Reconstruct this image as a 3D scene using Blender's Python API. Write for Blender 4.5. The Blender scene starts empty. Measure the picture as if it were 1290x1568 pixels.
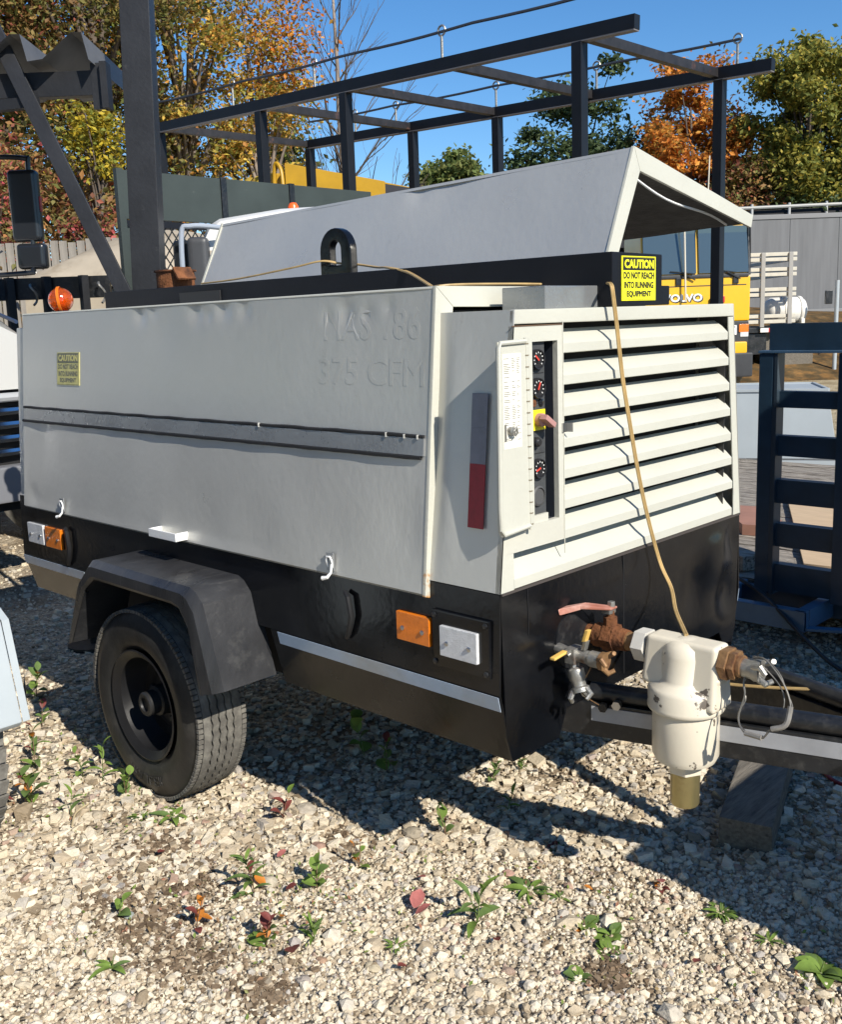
import bpy, bmesh, math, random
import numpy as np
from mathutils import Vector, Matrix, Euler
R = math.radians
rnd = random.Random(7)
sc = bpy.context.scene
C = sc.collection

# ------------------------------------------------------------------ camera, sky, sun, exposure
cam_d = bpy.data.cameras.new('camera'); cam = bpy.data.objects.new('camera', cam_d); C.objects.link(cam)
cam.location = (1.626, -2.626, 1.716)
cam.rotation_euler = (R(79.786), R(2.026), R(43.853))
cam_d.sensor_fit = 'VERTICAL'; cam_d.sensor_height = 24.0; cam_d.lens = 24.0*1536.88/1568
cam_d.shift_y = -17/1568
cam_d.clip_start = 0.05; cam_d.clip_end = 2000
sc.camera = cam

SUN_DIR = Vector((-.87, .17, -.66)).normalized()
w = bpy.data.worlds.new('World'); sc.world = w; w.use_nodes = True
wn = w.node_tree.nodes; bg = wn['Background']
sky = wn.new('ShaderNodeTexSky'); sky.sky_type = 'NISHITA'; sky.sun_disc = False
sky.sun_elevation = math.asin(-SUN_DIR.z)
sky.sun_rotation = math.pi/2 - math.atan2(-SUN_DIR.y, -SUN_DIR.x)
sky.air_density = 1.0; sky.dust_density = 0.0; sky.ozone_density = 6.0
hs_ = wn.new('ShaderNodeHueSaturation'); hs_.inputs['Saturation'].default_value = 1.16; w.node_tree.links.new(sky.outputs[0], hs_.inputs['Color']); w.node_tree.links.new(hs_.outputs[0], bg.inputs[0]); bg.inputs[1].default_value = 0.10
sl = bpy.data.lights.new('sun', 'SUN'); sl.energy = 4.8; sl.angle = R(.5); sl.color = (1, .94, .84)
so = bpy.data.objects.new('sun', sl); C.objects.link(so)
so.rotation_euler = SUN_DIR.to_track_quat('-Z', 'Y').to_euler(); so.location = (10, -3, 9)
sc.view_settings.view_transform = 'Standard'; sc.view_settings.look = 'None'
sc.view_settings.exposure = 0.5; sc.view_settings.gamma = 1.0

# ------------------------------------------------------------------ materials
MATS = {}
def M(name, col, rough=.5, metal=0., spec=.5, var=0., vscale=6., bump=0., bscale=60., col2=None, mscale=4., thr=(.55, .68),
      coat=0., stretch=None, bump2=0., b2scale=5., trans=0., alpha=1., island=None, rvar=0., transl=0.):
    if name in MATS: return MATS[name]
    m = bpy.data.materials.new(name); m.use_nodes = True; MATS[name] = m
    nt = m.node_tree; n = nt.nodes; L = nt.links.new
    b = n['Principled BSDF']; b.inputs['Roughness'].default_value = rough; b.inputs['Metallic'].default_value = metal
    b.inputs['Specular IOR Level'].default_value = spec; b.inputs['Coat Weight'].default_value = coat
    b.inputs['Coat Roughness'].default_value = .12
    b.inputs['Transmission Weight'].default_value = trans; b.inputs['Alpha'].default_value = alpha
    col = tuple(col)+(1,)
    tc = n.new('ShaderNodeTexCoord'); src = tc.outputs['Object']
    if stretch:
        mp = n.new('ShaderNodeMapping'); mp.inputs['Scale'].default_value = stretch; L(src, mp.inputs[0]); src = mp.outputs[0]
    cur = None
    if island:
        g = n.new('ShaderNodeNewGeometry'); r = n.new('ShaderNodeValToRGB'); L(g.outputs['Random Per Island'], r.inputs[0])
        el = r.color_ramp.elements; r.color_ramp.interpolation = 'LINEAR'
        while len(el) < len(island): el.new(.5)
        for i, (p, c_) in enumerate(island): el[i].position = p; el[i].color = tuple(c_)+(1,)
        cur = r.outputs[0]
    if col2 is not None:
        no = n.new('ShaderNodeTexNoise'); no.inputs['Scale'].default_value = mscale; no.inputs['Detail'].default_value = 6; L(src, no.inputs[0])
        no.inputs['Roughness'].default_value = .65
        mr = n.new('ShaderNodeMapRange'); mr.inputs[1].default_value = thr[0]; mr.inputs[2].default_value = thr[1]; L(no.outputs[0], mr.inputs[0])
        mx = n.new('ShaderNodeMixRGB'); L(mr.outputs[0], mx.inputs[0])
        if cur: L(cur, mx.inputs[1])
        else: mx.inputs[1].default_value = col
        mx.inputs[2].default_value = tuple(col2)+(1,); cur = mx.outputs[0]
    if var:
        no = n.new('ShaderNodeTexNoise'); no.inputs['Scale'].default_value = vscale; no.inputs['Detail'].default_value = 8; L(src, no.inputs[0])
        no.inputs['Roughness'].default_value = .6
        mr = n.new('ShaderNodeMapRange'); mr.inputs[1].default_value = .3; mr.inputs[2].default_value = .7
        mr.inputs[3].default_value = 1-var; mr.inputs[4].default_value = 1+var*.5; L(no.outputs[0], mr.inputs[0])
        hs = n.new('ShaderNodeHueSaturation'); L(mr.outputs[0], hs.inputs['Value'])
        if cur: L(cur, hs.inputs['Color'])
        else: hs.inputs['Color'].default_value = col
        cur = hs.outputs[0]
        if rvar:
            m2 = n.new('ShaderNodeMapRange'); m2.inputs[1].default_value = .3; m2.inputs[2].default_value = .7
            m2.inputs[3].default_value = rough-rvar; m2.inputs[4].default_value = rough+rvar; L(no.outputs[0], m2.inputs[0]); L(m2.outputs[0], b.inputs['Roughness'])
    if cur: L(cur, b.inputs['Base Color'])
    else: b.inputs['Base Color'].default_value = col
    prev = None
    for st, s_ in ((bump2, b2scale), (bump, bscale)):
        if st:
            no = n.new('ShaderNodeTexNoise'); no.inputs['Scale'].default_value = s_; no.inputs['Detail'].default_value = 5; L(src, no.inputs[0])
            bu = n.new('ShaderNodeBump'); bu.inputs['Strength'].default_value = min(1, st); bu.inputs['Distance'].default_value = .01 if s_ > 20 else .03
            L(no.outputs[0], bu.inputs['Height'])
            if prev: L(prev, bu.inputs['Normal'])
            prev = bu.outputs[0]
    if prev: L(prev, b.inputs['Normal'])
    if transl:
        tr = n.new('ShaderNodeBsdfTranslucent'); ms = n.new('ShaderNodeMixShader'); ms.inputs[0].default_value = transl
        if cur: L(cur, tr.inputs[0])
        else: tr.inputs[0].default_value = col
        L(b.outputs[0], ms.inputs[1]); L(tr.outputs[0], ms.inputs[2]); L(ms.outputs[0], n['Material Output'].inputs[0])
    return m

silver = M('silver_paint', (.54, .535, .50), .34, .35, .6, var=.05, vscale=3, col2=(.33, .32, .29), mscale=11, thr=(.66, .82), bump=.10, bscale=38, bump2=.05, b2scale=2.5, rvar=.07, stretch=(1, 1, .7))
silver2 = M('silver_paint_bare', (.31, .32, .325), .27, .5, .6, var=.10, vscale=5, bump=.10, bscale=70, rvar=.1)
cream = M('cream_paint', (.515, .51, .44), .42, 0, .5, var=.05, vscale=4, bump=.10, bscale=60, col2=(.56, .40, .22), mscale=7, thr=(.74, .82))
cream_r = M('cream_paint_rusting', (.515, .505, .435), .45, 0, .5, var=.05, vscale=4, bump=.12, bscale=60, col2=(.48, .24, .08), mscale=16, thr=(.68, .76))
white = M('white_paint', (.8, .8, .78), .35, var=.04, bump=.05)
blackg = M('gloss_black_paint', (.0055, .006, .0075), .2, 0, .42, var=.5, vscale=4, bump=.06, bscale=40, rvar=.1, col2=(.022, .021, .02), mscale=3, thr=(.6, .9))
blackd = M('worn_black_paint', (.011, .012, .014), .36, 0, .55, var=.4, vscale=6, bump=.1, bscale=50, rvar=.14, col2=(.055, .053, .05), mscale=34, thr=(.5, .85))
fender_m = M('fender_black', (.030, .0305, .033), .34, 0, .55, var=.35, vscale=5, bump=.12, bscale=60, stretch=(3, 1, .6), rvar=.1, col2=(.075, .074, .072), mscale=14, thr=(.55, .8))
spine_m = M('flat_black_paint', (.006, .007, .011), .5, 0, .3, var=.3, vscale=5, bump=.05)
dark = M('dark_interior', (.006, .006, .007), .8)
foamd = M('sound_foam', (.085, .083, .08), .85, var=.35, vscale=14, bump=.4, bscale=70, bump2=.3, b2scale=6)
rubber = M('tyre_rubber', (.12, .113, .10), .85, 0, .2, var=.35, vscale=14, bump=.25, bscale=90, col2=(.20, .19, .165), mscale=26, thr=(.42, .7))
rubwall = M('tyre_sidewall', (.026, .0255, .0245), .5, 0, .4, var=.4, vscale=10, bump=.12, bscale=60, col2=(.075, .07, .062), mscale=7, thr=(.5, .8))
sealm = M('seal_rubber', (.015, .015, .016), .7)
rust = M('rust', (.19, .075, .03), .85, .1, .3, var=.5, vscale=22, bump=.6, bscale=90, col2=(.07, .03, .018), mscale=12, thr=(.45, .65))
rustl = M('rusty_brass', (.30, .17, .075), .6, .4, .5, var=.4, vscale=18, bump=.3, bscale=80, col2=(.14, .06, .03), mscale=14, thr=(.5, .68))
brass = M('brass', (.46, .38, .18), .32, .75, .5, var=.2, vscale=10, col2=(.25, .17, .08), mscale=9, thr=(.55, .75))
galv = M('galvanised_steel', (.36, .35, .32), .42, .7, .5, var=.3, vscale=22, bump=.2, bscale=80, col2=(.2, .13, .09), mscale=14, thr=(.58, .72))
steel = M('bright_steel', (.5, .5, .5), .3, 1)
ivory = M('ivory_enamel', (.66, .60, .48), .34, 0, .5, var=.06, vscale=6, bump=.04, bscale=40, col2=(.12, .10, .08), mscale=15, thr=(.645, .66), coat=.15)
redp = M('faded_red_paint', (.33, .12, .08), .5, var=.3, vscale=12, col2=(.55, .32, .26), mscale=9, thr=(.45, .65))
yelp = M('yellow_vinyl', (.75, .48, .12), .4, var=.1)
signy = M('sign_yellow', (.84, .80, .02), .4, var=.03)
signf = M('faded_sign_yellow', (.58, .53, .2), .5, var=.25, vscale=30)
ink = M('sign_ink', (.012, .012, .014), .5)
inkf = M('faded_ink', (.16, .16, .12), .6)
tapew = M('reflective_white_tape', (.42, .54, .70), .25, .1, .6, var=.12, vscale=9, bump=.04, bscale=30, col2=(.42, .42, .38), mscale=2.2, thr=(.45, .75))
tapeg = M('shaded_white_tape', (.2, .2, .23), .4, .1, .5, var=.15, vscale=30)  # grey stands in for white tape lying in shade
taper = M('red_tape', (.30, .008, .02), .4, 0, .5, var=.2, vscale=60)
def lens_mat(name, col, em=0):
    m = M(name, col, .18, 0, .6, var=.15, vscale=40, coat=.4)
    n = m.node_tree.nodes; L = m.node_tree.links.new
    v = n.new('ShaderNodeTexVoronoi'); v.inputs['Scale'].default_value = 260; tc = n.new('ShaderNodeTexCoord'); L(tc.outputs['Object'], v.inputs[0])
    bu = n.new('ShaderNodeBump'); bu.inputs['Strength'].default_value = .35; bu.inputs['Distance'].default_value = .003; L(v.outputs[0], bu.inputs['Height']); L(bu.outputs[0], n['Principled BSDF'].inputs['Normal'])
    return m
amber = lens_mat('amber_reflector', (.75, .19, .01)); clear = lens_mat('clear_reflector', (.62, .63, .64)); redl = lens_mat('red_lens', (.5, .02, .02))
amberg = M('amber_glass', (.95, .16, .004), .06, 0, .5, trans=.75, coat=.6, bump=.3, bscale=35)
glass = M('window_glass', (.05, .075, .09), .06, 0, .8, coat=.5)
glassd = M('dark_window_glass', (.012, .03, .026), .08, 0, .7)
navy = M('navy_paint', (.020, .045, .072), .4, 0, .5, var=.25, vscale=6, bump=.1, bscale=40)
navyt = M('navy_paint_lit', (.06, .12, .19), .4, 0, .5, var=.2, vscale=6)  # lighter copy of the navy, sunlight put into the colour
greyst = M('steel_post_paint', (.019, .020, .023), .45, .1, .4, var=.3, vscale=5, bump=.12, bscale=40, col2=(.075, .075, .075), mscale=7, thr=(.66, .8))
greenp = M('green_grey_paint', (.038, .049, .045), .5, 0, .4, var=.2, vscale=3, col2=(.17, .18, .16), mscale=6, thr=(.68, .85))
grey = M('light_grey_paint', (.37, .41, .43), .4, 0, .5, var=.06, vscale=3, bump=.04, bscale=30)
greyp = M('grey_plastic', (.055, .057, .062), .45, var=.1)
chrome = M('chrome', (.55, .57, .6), .12, 1)
tan = M('tan_fibreglass', (.42, .36, .27), .5, var=.18, vscale=3, col2=(.24, .18, .11), mscale=4, thr=(.55, .8))
volvoy = M('truck_yellow', (.74, .42, .012), .35, 0, .5, var=.05, coat=.2)
boomy = M('boom_yellow', (.46, .26, .012), .42, 0, .5, var=.15, vscale=3)
bumper = M('grey_black_plastic', (.03, .032, .036), .55, var=.2)
steelgrey = M('weathered_trailer_panel', (.15, .153, .157), .6, .1, .4, var=.18, vscale=2, stretch=(3, 3, .25), bump=.05)
stake_m = M('stake_cream', (.52, .49, .41), .5, var=.1)
tankw = M('tank_plastic', (.72, .70, .64), .45, var=.08)
fence_m = M('weathered_fence', (.27, .245, .21), .8, var=.35, vscale=3, stretch=(8, 8, 1))
timber = M('timber', (.17, .15, .12), .85, var=.45, vscale=9, stretch=(8, 1, 8), bump=.5, bscale=30, col2=(.06, .05, .04), mscale=7, thr=(.55, .75))
plankm = M('weathered_plank', (.46, .41, .345), .85, 0, .3, var=.6, vscale=5, stretch=(1.2, 16, 16), bump=1., bscale=10, col2=(.10, .08, .065), mscale=3.5, thr=(.5, .62))
plywood = M('plywood', (.52, .38, .235), .7, var=.15, vscale=6, stretch=(1, 8, 8))
redwood = M('red_brown_board', (.32, .16, .11), .7, var=.2)
wirem = M('tan_wire', (.48, .33, .14), .45, 0, .5, var=.3, vscale=14)
blkhose = M('black_hose', (.012, .012, .014), .5)
redhose = M('red_cable', (.25, .02, .02), .5)
leafgreen = M('weed_leaf', (.19, .29, .06), .72, 0, .2, var=.35, vscale=30, transl=.3)
leafdark = M('weed_leaf_dark', (.13, .20, .06), .72, 0, .2, var=.35, vscale=30, transl=.25)
leafred = M('weed_leaf_red', (.22, .06, .05), .55, 0, .4, var=.4, vscale=30, transl=.25)
leafora = M('weed_leaf_orange', (.55, .20, .03), .55, 0, .4, var=.3, vscale=30, transl=.25)
stemm = M('weed_stem', (.16, .10, .06), .6)
stemg = M('weed_stem_green', (.13, .17, .05), .6)
bark = M('bark', (.12, .095, .075), .9, 0, .2, var=.4, vscale=4, bump=.5, bscale=12)
barkp = M('pale_bark', (.27, .22, .18), .9, 0, .2, var=.4, vscale=4)

# ------------------------------------------------------------------ mesh builder
class MB:
    def __init__(s): s.v = []; s.f = []
    def add(s, vs, fs):
        o = len(s.v); s.v += [tuple(x) for x in vs]; s.f += [tuple(i+o for i in f) for f in fs]; return s
    def hexa(s, p): # 8 points: bottom 0-3 ccw, top 4-7
        return s.add(p, [(3, 2, 1, 0), (4, 5, 6, 7), (0, 1, 5, 4), (1, 2, 6, 5), (2, 3, 7, 6), (3, 0, 4, 7)])
    def box(s, x0, x1, y0, y1, z0, z1):
        return s.hexa([(x0, y0, z0), (x1, y0, z0), (x1, y1, z0), (x0, y1, z0), (x0, y0, z1), (x1, y0, z1), (x1, y1, z1), (x0, y1, z1)])
    def obox(s, c, ax, ay, az): # centre + half axes
        c, ax, ay, az = map(Vector, (c, ax, ay, az))
        return s.hexa([c-ax-ay-az, c+ax-ay-az, c+ax+ay-az, c-ax+ay-az, c-ax-ay+az, c+ax-ay+az, c+ax+ay+az, c-ax+ay+az])
    def bar(s, a, b, w, h, up=(0, 0, 1)):
        a, b = Vector(a), Vector(b); d = (b-a); l = d.length; d.normalize(); u = Vector(up)
        sd = d.cross(u).normalized(); u = sd.cross(d).normalized()
        return s.obox((a+b)/2, d*l/2, sd*w/2, u*h/2)
    def prism(s, poly, ext): # planar 3D polygon extruded by vector
        n = len(poly); e = Vector(ext); a = [Vector(p) for p in poly]
        vs = a+[p+e for p in a]
        return s.add(vs, [tuple(range(n-1, -1, -1)), tuple(range(n, 2*n))]+[(i, (i+1) % n, n+(i+1) % n, n+i) for i in range(n)])
    def tube(s, pts, r, seg=8, cap=True):
        pts = [Vector(p) for p in pts]; n = len(pts); rs = r if isinstance(r, (list, tuple)) else [r]*n
        prev = None; vs = []
        for i, p in enumerate(pts):
            t = (pts[min(i+1, n-1)]-pts[max(i-1, 0)]).normalized()
            if prev is None:
                q = Vector((0, 0, 1)) if abs(t.z) < .9 else Vector((1, 0, 0)); prev = (q-t*q.dot(t)).normalized()
            else: prev = (prev-t*prev.dot(t)).normalized()
            b = t.cross(prev)
            for k in range(seg):
                a = 2*math.pi*k/seg; vs.append(p+(prev*math.cos(a)+b*math.sin(a))*rs[i])
        fs = [(i*seg+k, i*seg+(k+1) % seg, (i+1)*seg+(k+1) % seg, (i+1)*seg+k) for i in range(n-1) for k in range(seg)]
        if cap: fs += [tuple(range(seg-1, -1, -1)), tuple(range((n-1)*seg, n*seg))]
        return s.add(vs, fs)
    def lathe(s, prof, o, axis=(0, 0, 1), seg=24, cap=True, ph=0):
        o = Vector(o); a = Vector(axis).normalized(); q = Vector((1, 0, 0)) if abs(a.x) < .9 else Vector((0, 1, 0))
        u = (q-a*q.dot(a)).normalized(); v = a.cross(u); vs = []
        for r, h in prof:
            for k in range(seg):
                t = 2*math.pi*k/seg+ph; vs.append(o+a*h+(u*math.cos(t)+v*math.sin(t))*r)
        n = len(prof)
        fs = [(i*seg+k, i*seg+(k+1) % seg, (i+1)*seg+(k+1) % seg, (i+1)*seg+k) for i in range(n-1) for k in range(seg)]
        if cap: fs += [tuple(range(seg-1, -1, -1)), tuple(range((n-1)*seg, n*seg))]
        return s.add(vs, fs)
    def cyl(s, a, b, r, seg=16): return s.tube([a, b], r, seg)
    def grid(s, fn, nu, nv, thick=None):
        vs = [fn(i/nu, j/nv) for j in range(nv+1) for i in range(nu+1)]
        W = nu+1
        fs = [(j*W+i, j*W+i+1, (j+1)*W+i+1, (j+1)*W+i) for j in range(nv) for i in range(nu)]
        if thick is not None:
            t = Vector(thick); N = len(vs); vs = vs+[Vector(v)+t for v in vs]
            fs += [tuple(N+i for i in reversed(f)) for f in fs]
            per = [i for i in range(nu)]+[j*W+nu for j in range(nv)]+[nv*W+i for i in range(nu, 0, -1)]+[j*W for j in range(nv, 0, -1)]
            fs += [(per[k], N+per[k], N+per[(k+1) % len(per)], per[(k+1) % len(per)]) for k in range(len(per))]
        return s.add(vs, fs)
    def sphere(s, c, r, seg=16, rings=8, sz=1.):
        prof = [(max(1e-4, r*math.sin(math.pi*i/rings)), -r*sz*math.cos(math.pi*i/rings)) for i in range(rings+1)]
        return s.lathe(prof, c, (0, 0, 1), seg)

def build(name, mb, mat, parent=None, label=None, bevel=0, smooth=35, kind=None, nofix=False, loc=None, seg=2):
    me = bpy.data.meshes.new(name)
    root = parent
    while root is not None and root.parent is not None: root = root.parent
    if root is not None:
        mw = root.matrix_basis.inverted()
        off = None
        vs = [tuple(mw @ Vector(v)) for v in mb.v]
    else:
        if loc is None:
            a = np.array(mb.v); loc = ((a[:, 0].min()+a[:, 0].max())/2, (a[:, 1].min()+a[:, 1].max())/2, a[:, 2].min())
        vs = [(v[0]-loc[0], v[1]-loc[1], v[2]-loc[2]) for v in mb.v]
    me.from_pydata(vs, [], mb.f)
    if not nofix:
        bm = bmesh.new(); bm.from_mesh(me); bmesh.ops.recalc_face_normals(bm, faces=bm.faces)
        if bevel:
            es = [e for e in bm.edges if len(e.link_faces) == 2 and e.calc_face_angle(0) > R(28)]
            try: bmesh.ops.bevel(bm, geom=es, offset=bevel, segments=seg, profile=.6, affect='EDGES', clamp_overlap=True)
            except Exception: pass
        bm.to_mesh(me); bm.free()
    if smooth:
        me.shade_smooth(); me.set_sharp_from_angle(angle=R(smooth))
    me.materials.append(mat)
    o = bpy.data.objects.new(name, me); C.objects.link(o)
    if bevel and smooth:
        wm = o.modifiers.new('weighted_normals', 'WEIGHTED_NORMAL'); wm.keep_sharp = True
    if parent is not None: o.parent = parent
    else: o.location = loc
    if label: o['label'] = label
    if kind: o['kind'] = kind
    return o

def thing(name, label, cat, loc=(0, 0, 0), rz=0, group=None):
    o = bpy.data.objects.new(name, None); C.objects.link(o); o.location = loc; o.rotation_euler = (0, 0, rz); o.empty_display_size = .1
    o['label'] = label; o['category'] = cat
    if group: o['group'] = group
    return o
def tag(o, label, cat, group=None):
    o['label'] = label; o['category'] = cat
    if group: o['group'] = group
    return o
def inst(name, src, parent, mat4, mat=None):
    o = src.copy(); o.name = name; C.objects.link(o); o.parent = parent; o.matrix_basis = mat4; return o

def text_mb(body, wd, ht, o, xd, yd, ext=.0008, bold=0., spacing=1.):
    cu = bpy.data.curves.new('t', 'FONT'); cu.body = body; cu.extrude = .02; cu.bevel_depth = max(0, bold); cu.bevel_resolution = 0; cu.offset = min(0, bold); cu.align_x = 'LEFT'; cu.resolution_u = 3; cu.space_character = spacing
    ob = bpy.data.objects.new('t', cu); C.objects.link(ob)
    dg = bpy.context.evaluated_depsgraph_get(); me = bpy.data.meshes.new_from_object(ob.evaluated_get(dg))
    a = np.array([v.co[:] for v in me.vertices]); mn, mx = a.min(0), a.max(0)
    o = Vector(o); xd = Vector(xd).normalized(); yd = Vector(yd).normalized(); nd = xd.cross(yd)
    mb = MB()
    vs = [o+xd*((p[0]-mn[0])/(mx[0]-mn[0])*wd)+yd*((p[1]-mn[1])/(mx[1]-mn[1])*ht)+nd*((p[2]-mn[2])/max(1e-9, mx[2]-mn[2])*ext) for p in a]
    mb.add(vs, [tuple(p.vertices) for p in me.polygons])
    bpy.data.objects.remove(ob); bpy.data.curves.remove(cu); bpy.data.meshes.remove(me)
    return mb

lerp = lambda a, b, t: a+(b-a)*t
def V(*a): return Vector(a)

# ------------------------------------------------------------------ ground
def ground_material():
    m = bpy.data.materials.new('gravel_ground'); m.use_nodes = True; nt = m.node_tree; n = nt.nodes; L = nt.links.new; b = n['Principled BSDF']
    b.inputs['Roughness'].default_value = .95; b.inputs['Specular IOR Level'].default_value = .15
    tc = n.new('ShaderNodeTexCoord')
    v = n.new('ShaderNodeTexVoronoi'); v.inputs['Scale'].default_value = 62; L(tc.outputs['Object'], v.inputs[0])
    v2 = n.new('ShaderNodeTexVoronoi'); v2.inputs['Scale'].default_value = 28; L(tc.outputs['Object'], v2.inputs[0])
    bw = n.new('ShaderNodeSeparateColor'); L(v.outputs['Color'], bw.inputs[0])
    r = n.new('ShaderNodeValToRGB'); L(bw.outputs[0], r.inputs[0]); e = r.color_ramp.elements
    e[0].color = (.26, .21, .15, 1); e[1].color = (.52, .445, .33, 1)
    no = n.new('ShaderNodeTexNoise'); no.inputs['Scale'].default_value = 1.6; no.inputs['Detail'].default_value = 8; L(tc.outputs['Object'], no.inputs[0])
    mr = n.new('ShaderNodeMapRange'); mr.inputs[1].default_value = .5; mr.inputs[2].default_value = .68; L(no.outputs[0], mr.inputs[0])
    mx = n.new('ShaderNodeMixRGB'); L(mr.outputs[0], mx.inputs[0]); L(r.outputs[0], mx.inputs[1]); mx.inputs[2].default_value = (.19, .14, .09, 1)
    mx2 = n.new('ShaderNodeMixRGB'); mx2.blend_type = 'MULTIPLY'; mx2.inputs[0].default_value = .6
    r2 = n.new('ShaderNodeMapRange'); r2.inputs[1].default_value = 0; r2.inputs[2].default_value = .012; r2.inputs[3].default_value = 1; r2.inputs[4].default_value = .55
    L(mx.outputs[0], mx2.inputs[1]); mx2.inputs[0].default_value = 0
    # dry grass farther off
    sep = n.new('ShaderNodeSeparateXYZ'); L(tc.outputs['Object'], sep.inputs[0])
    far = n.new('ShaderNodeVectorMath'); far.operation = 'LENGTH'; L(tc.outputs['Object'], far.inputs[0])
    fr = n.new('ShaderNodeMapRange'); fr.inputs[1].default_value = 8; fr.inputs[2].default_value = 12; L(far.outputs['Value'], fr.inputs[0])
    n3 = n.new('ShaderNodeTexNoise'); n3.inputs['Scale'].default_value = 2.2; n3.inputs['Detail'].default_value = 9; L(tc.outputs['Object'], n3.inputs[0])
    r3 = n.new('ShaderNodeValToRGB'); L(n3.outputs[0], r3.inputs[0]); r3.color_ramp.elements[0].position = .35; r3.color_ramp.elements[1].position = .65
    r3.color_ramp.elements[0].color = (.27, .21, .12, 1); r3.color_ramp.elements[1].color = (.48, .40, .26, 1)
    mx3 = n.new('ShaderNodeMixRGB'); L(fr.outputs[0], mx3.inputs[0]); L(mx2.outputs[0], mx3.inputs[1]); L(r3.outputs[0], mx3.inputs[2])
    L(mx3.outputs[0], b.inputs['Base Color'])
    bu = n.new('ShaderNodeBump'); bu.inputs['Strength'].default_value = 1; bu.inputs['Distance'].default_value = .012; bu.invert = True; L(v.outputs['Distance'], bu.inputs['Height'])
    bu2 = n.new('ShaderNodeBump'); bu2.inputs['Strength'].default_value = .8; bu2.inputs['Distance'].default_value = .02; bu2.invert = True; L(v2.outputs['Distance'], bu2.inputs['Height']); L(bu.outputs[0], bu2.inputs['Normal'])
    L(bu2.outputs[0], b.inputs['Normal'])
    return m
gm = ground_material()
def gh(x, y):   # gentle unevenness, flat under the machines
    return .0
mb = MB(); S_ = 600.
mb.add([(-S_, -S_, 0), (S_, -S_, 0), (S_, S_, 0), (-S_, S_, 0)], [(0, 1, 2, 3)])
build('ground', mb, gm, kind='structure', smooth=0, nofix=True, loc=(0, 0, 0))
# wooded bank at the back left of the yard
def bank(u, v):
    # u along the yard edge, v up the bank
    p0 = V(-40, -6, 0); p1 = V(-6, 26, 0); a = p0.lerp(p1, u); nrm = V(-.69, .73, 0)
    s = a+nrm*lerp(-2.5, 60, v)
    h = 1.5*min(1, max(0, v*12-.1))+v*1.5+.15*math.sin(u*37)*min(1, v*9)
    return (s.x, s.y, h-.05)
mb = MB(); mb.grid(bank, 40, 24)
bankm = M('bank_leaf_litter', (.10, .07, .035), .95, 0, .1, var=.6, vscale=2, col2=(.20, .11, .04), mscale=3, thr=(.45, .6), bump=.5, bscale=5)
build('bank', mb, bankm, kind='structure', nofix=True, loc=(0, 0, 0))

# ------------------------------------------------------------------ gravel (uncountable stones)
def stone_shapes(nv, rng):
    shapes = []
    for k in range(8):
        bm = bmesh.new()
        if nv == 12: bmesh.ops.create_icosphere(bm, subdivisions=1, radius=1)
        else: bmesh.ops.create_cube(bm, size=1.35); bmesh.ops.triangulate(bm, faces=bm.faces)
        bm.verts.ensure_lookup_table()
        v = np.array([x.co[:] for x in bm.verts]); f = np.array([[q.index for q in t.verts] for t in bm.faces]); bm.free()
        v = v*(1+rng.normal(0, .12, (len(v), 1)))+rng.normal(0, .08, v.shape); shapes.append((v, f))
    return shapes
def stones_mesh(name, P, size, nv, rng, mat, flat=.62):
    sh = stone_shapes(nv, rng); N = len(P); which = rng.integers(0, len(sh), N)
    Vs = []; Fs = []; off = 0
    for k, (v, f) in enumerate(sh):
        idx = np.where(which == k)[0]; n = len(idx)
        if not n: continue
        s = size[idx][:, None]*np.c_[rng.uniform(.85, 1.4, n), rng.uniform(.7, 1.0, n), rng.uniform(.6, .95, n)*flat/.62]
        a = rng.uniform(0, 2*np.pi, n); t = rng.normal(0, .35, n)
        q = v[None]*s[:, None, :]
        ct, st = np.cos(t)[:, None], np.sin(t)[:, None]
        q = np.stack([q[..., 0], q[..., 1]*ct-q[..., 2]*st, q[..., 1]*st+q[..., 2]*ct], -1)
        ca, sa = np.cos(a)[:, None], np.sin(a)[:, None]
        q = np.stack([q[..., 0]*ca-q[..., 1]*sa, q[..., 0]*sa+q[..., 1]*ca, q[..., 2]], -1)+P[idx][:, None, :]
        Vs.append(q.reshape(-1, 3)); F = f[None]+(np.arange(n)*len(v))[:, None, None]+off; Fs.append(F.reshape(-1, 3)); off += n*len(v)
    return tri_mesh(name, np.concatenate(Vs), np.concatenate(Fs), mat, False)
def tri_mesh(name, Vv, F, mat, smooth=False):
    me = bpy.data.meshes.new(name); k = F.shape[1]
    me.vertices.add(len(Vv)); me.vertices.foreach_set('co', Vv.astype(np.float32).ravel())
    me.loops.add(F.size); me.loops.foreach_set('vertex_index', F.astype(np.int32).ravel())
    me.polygons.add(len(F)); me.polygons.foreach_set('loop_start', (np.arange(len(F))*k).astype(np.int32))
    me.update(calc_edges=True); me.validate(); me.materials.append(mat)
    if smooth: me.shade_smooth()
    else: me.shade_flat()
    o = bpy.data.objects.new(name, me); C.objects.link(o); return o
gravm = M('gravel_stones', (.5, .45, .36), .9, 0, .2, var=.16, vscale=60, bump=.4, bscale=120,
          island=[(0, (.20, .15, .095)), (.12, (.43, .35, .245)), (.45, (.60, .52, .385)), (.74, (.69, .61, .475)), (.92, (.50, .45, .37)), (.975, (.36, .33, .30)), (.992, (.36, .24, .18)), (1, (.38, .29, .22))])
rng = np.random.default_rng(3)
def polar_pts(N, r0, r1, pw):
    u = rng.uniform(0, 1, N)
    e = 2-pw
    r = (r0**e+u*(r1**e-r0**e))**(1/e)
    a = math.atan2(.70, -.69)+rng.uniform(-.74, .78, N)
    return np.c_[1.626+r*np.cos(a), -2.626+r*np.sin(a), np.zeros(N)]
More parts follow.
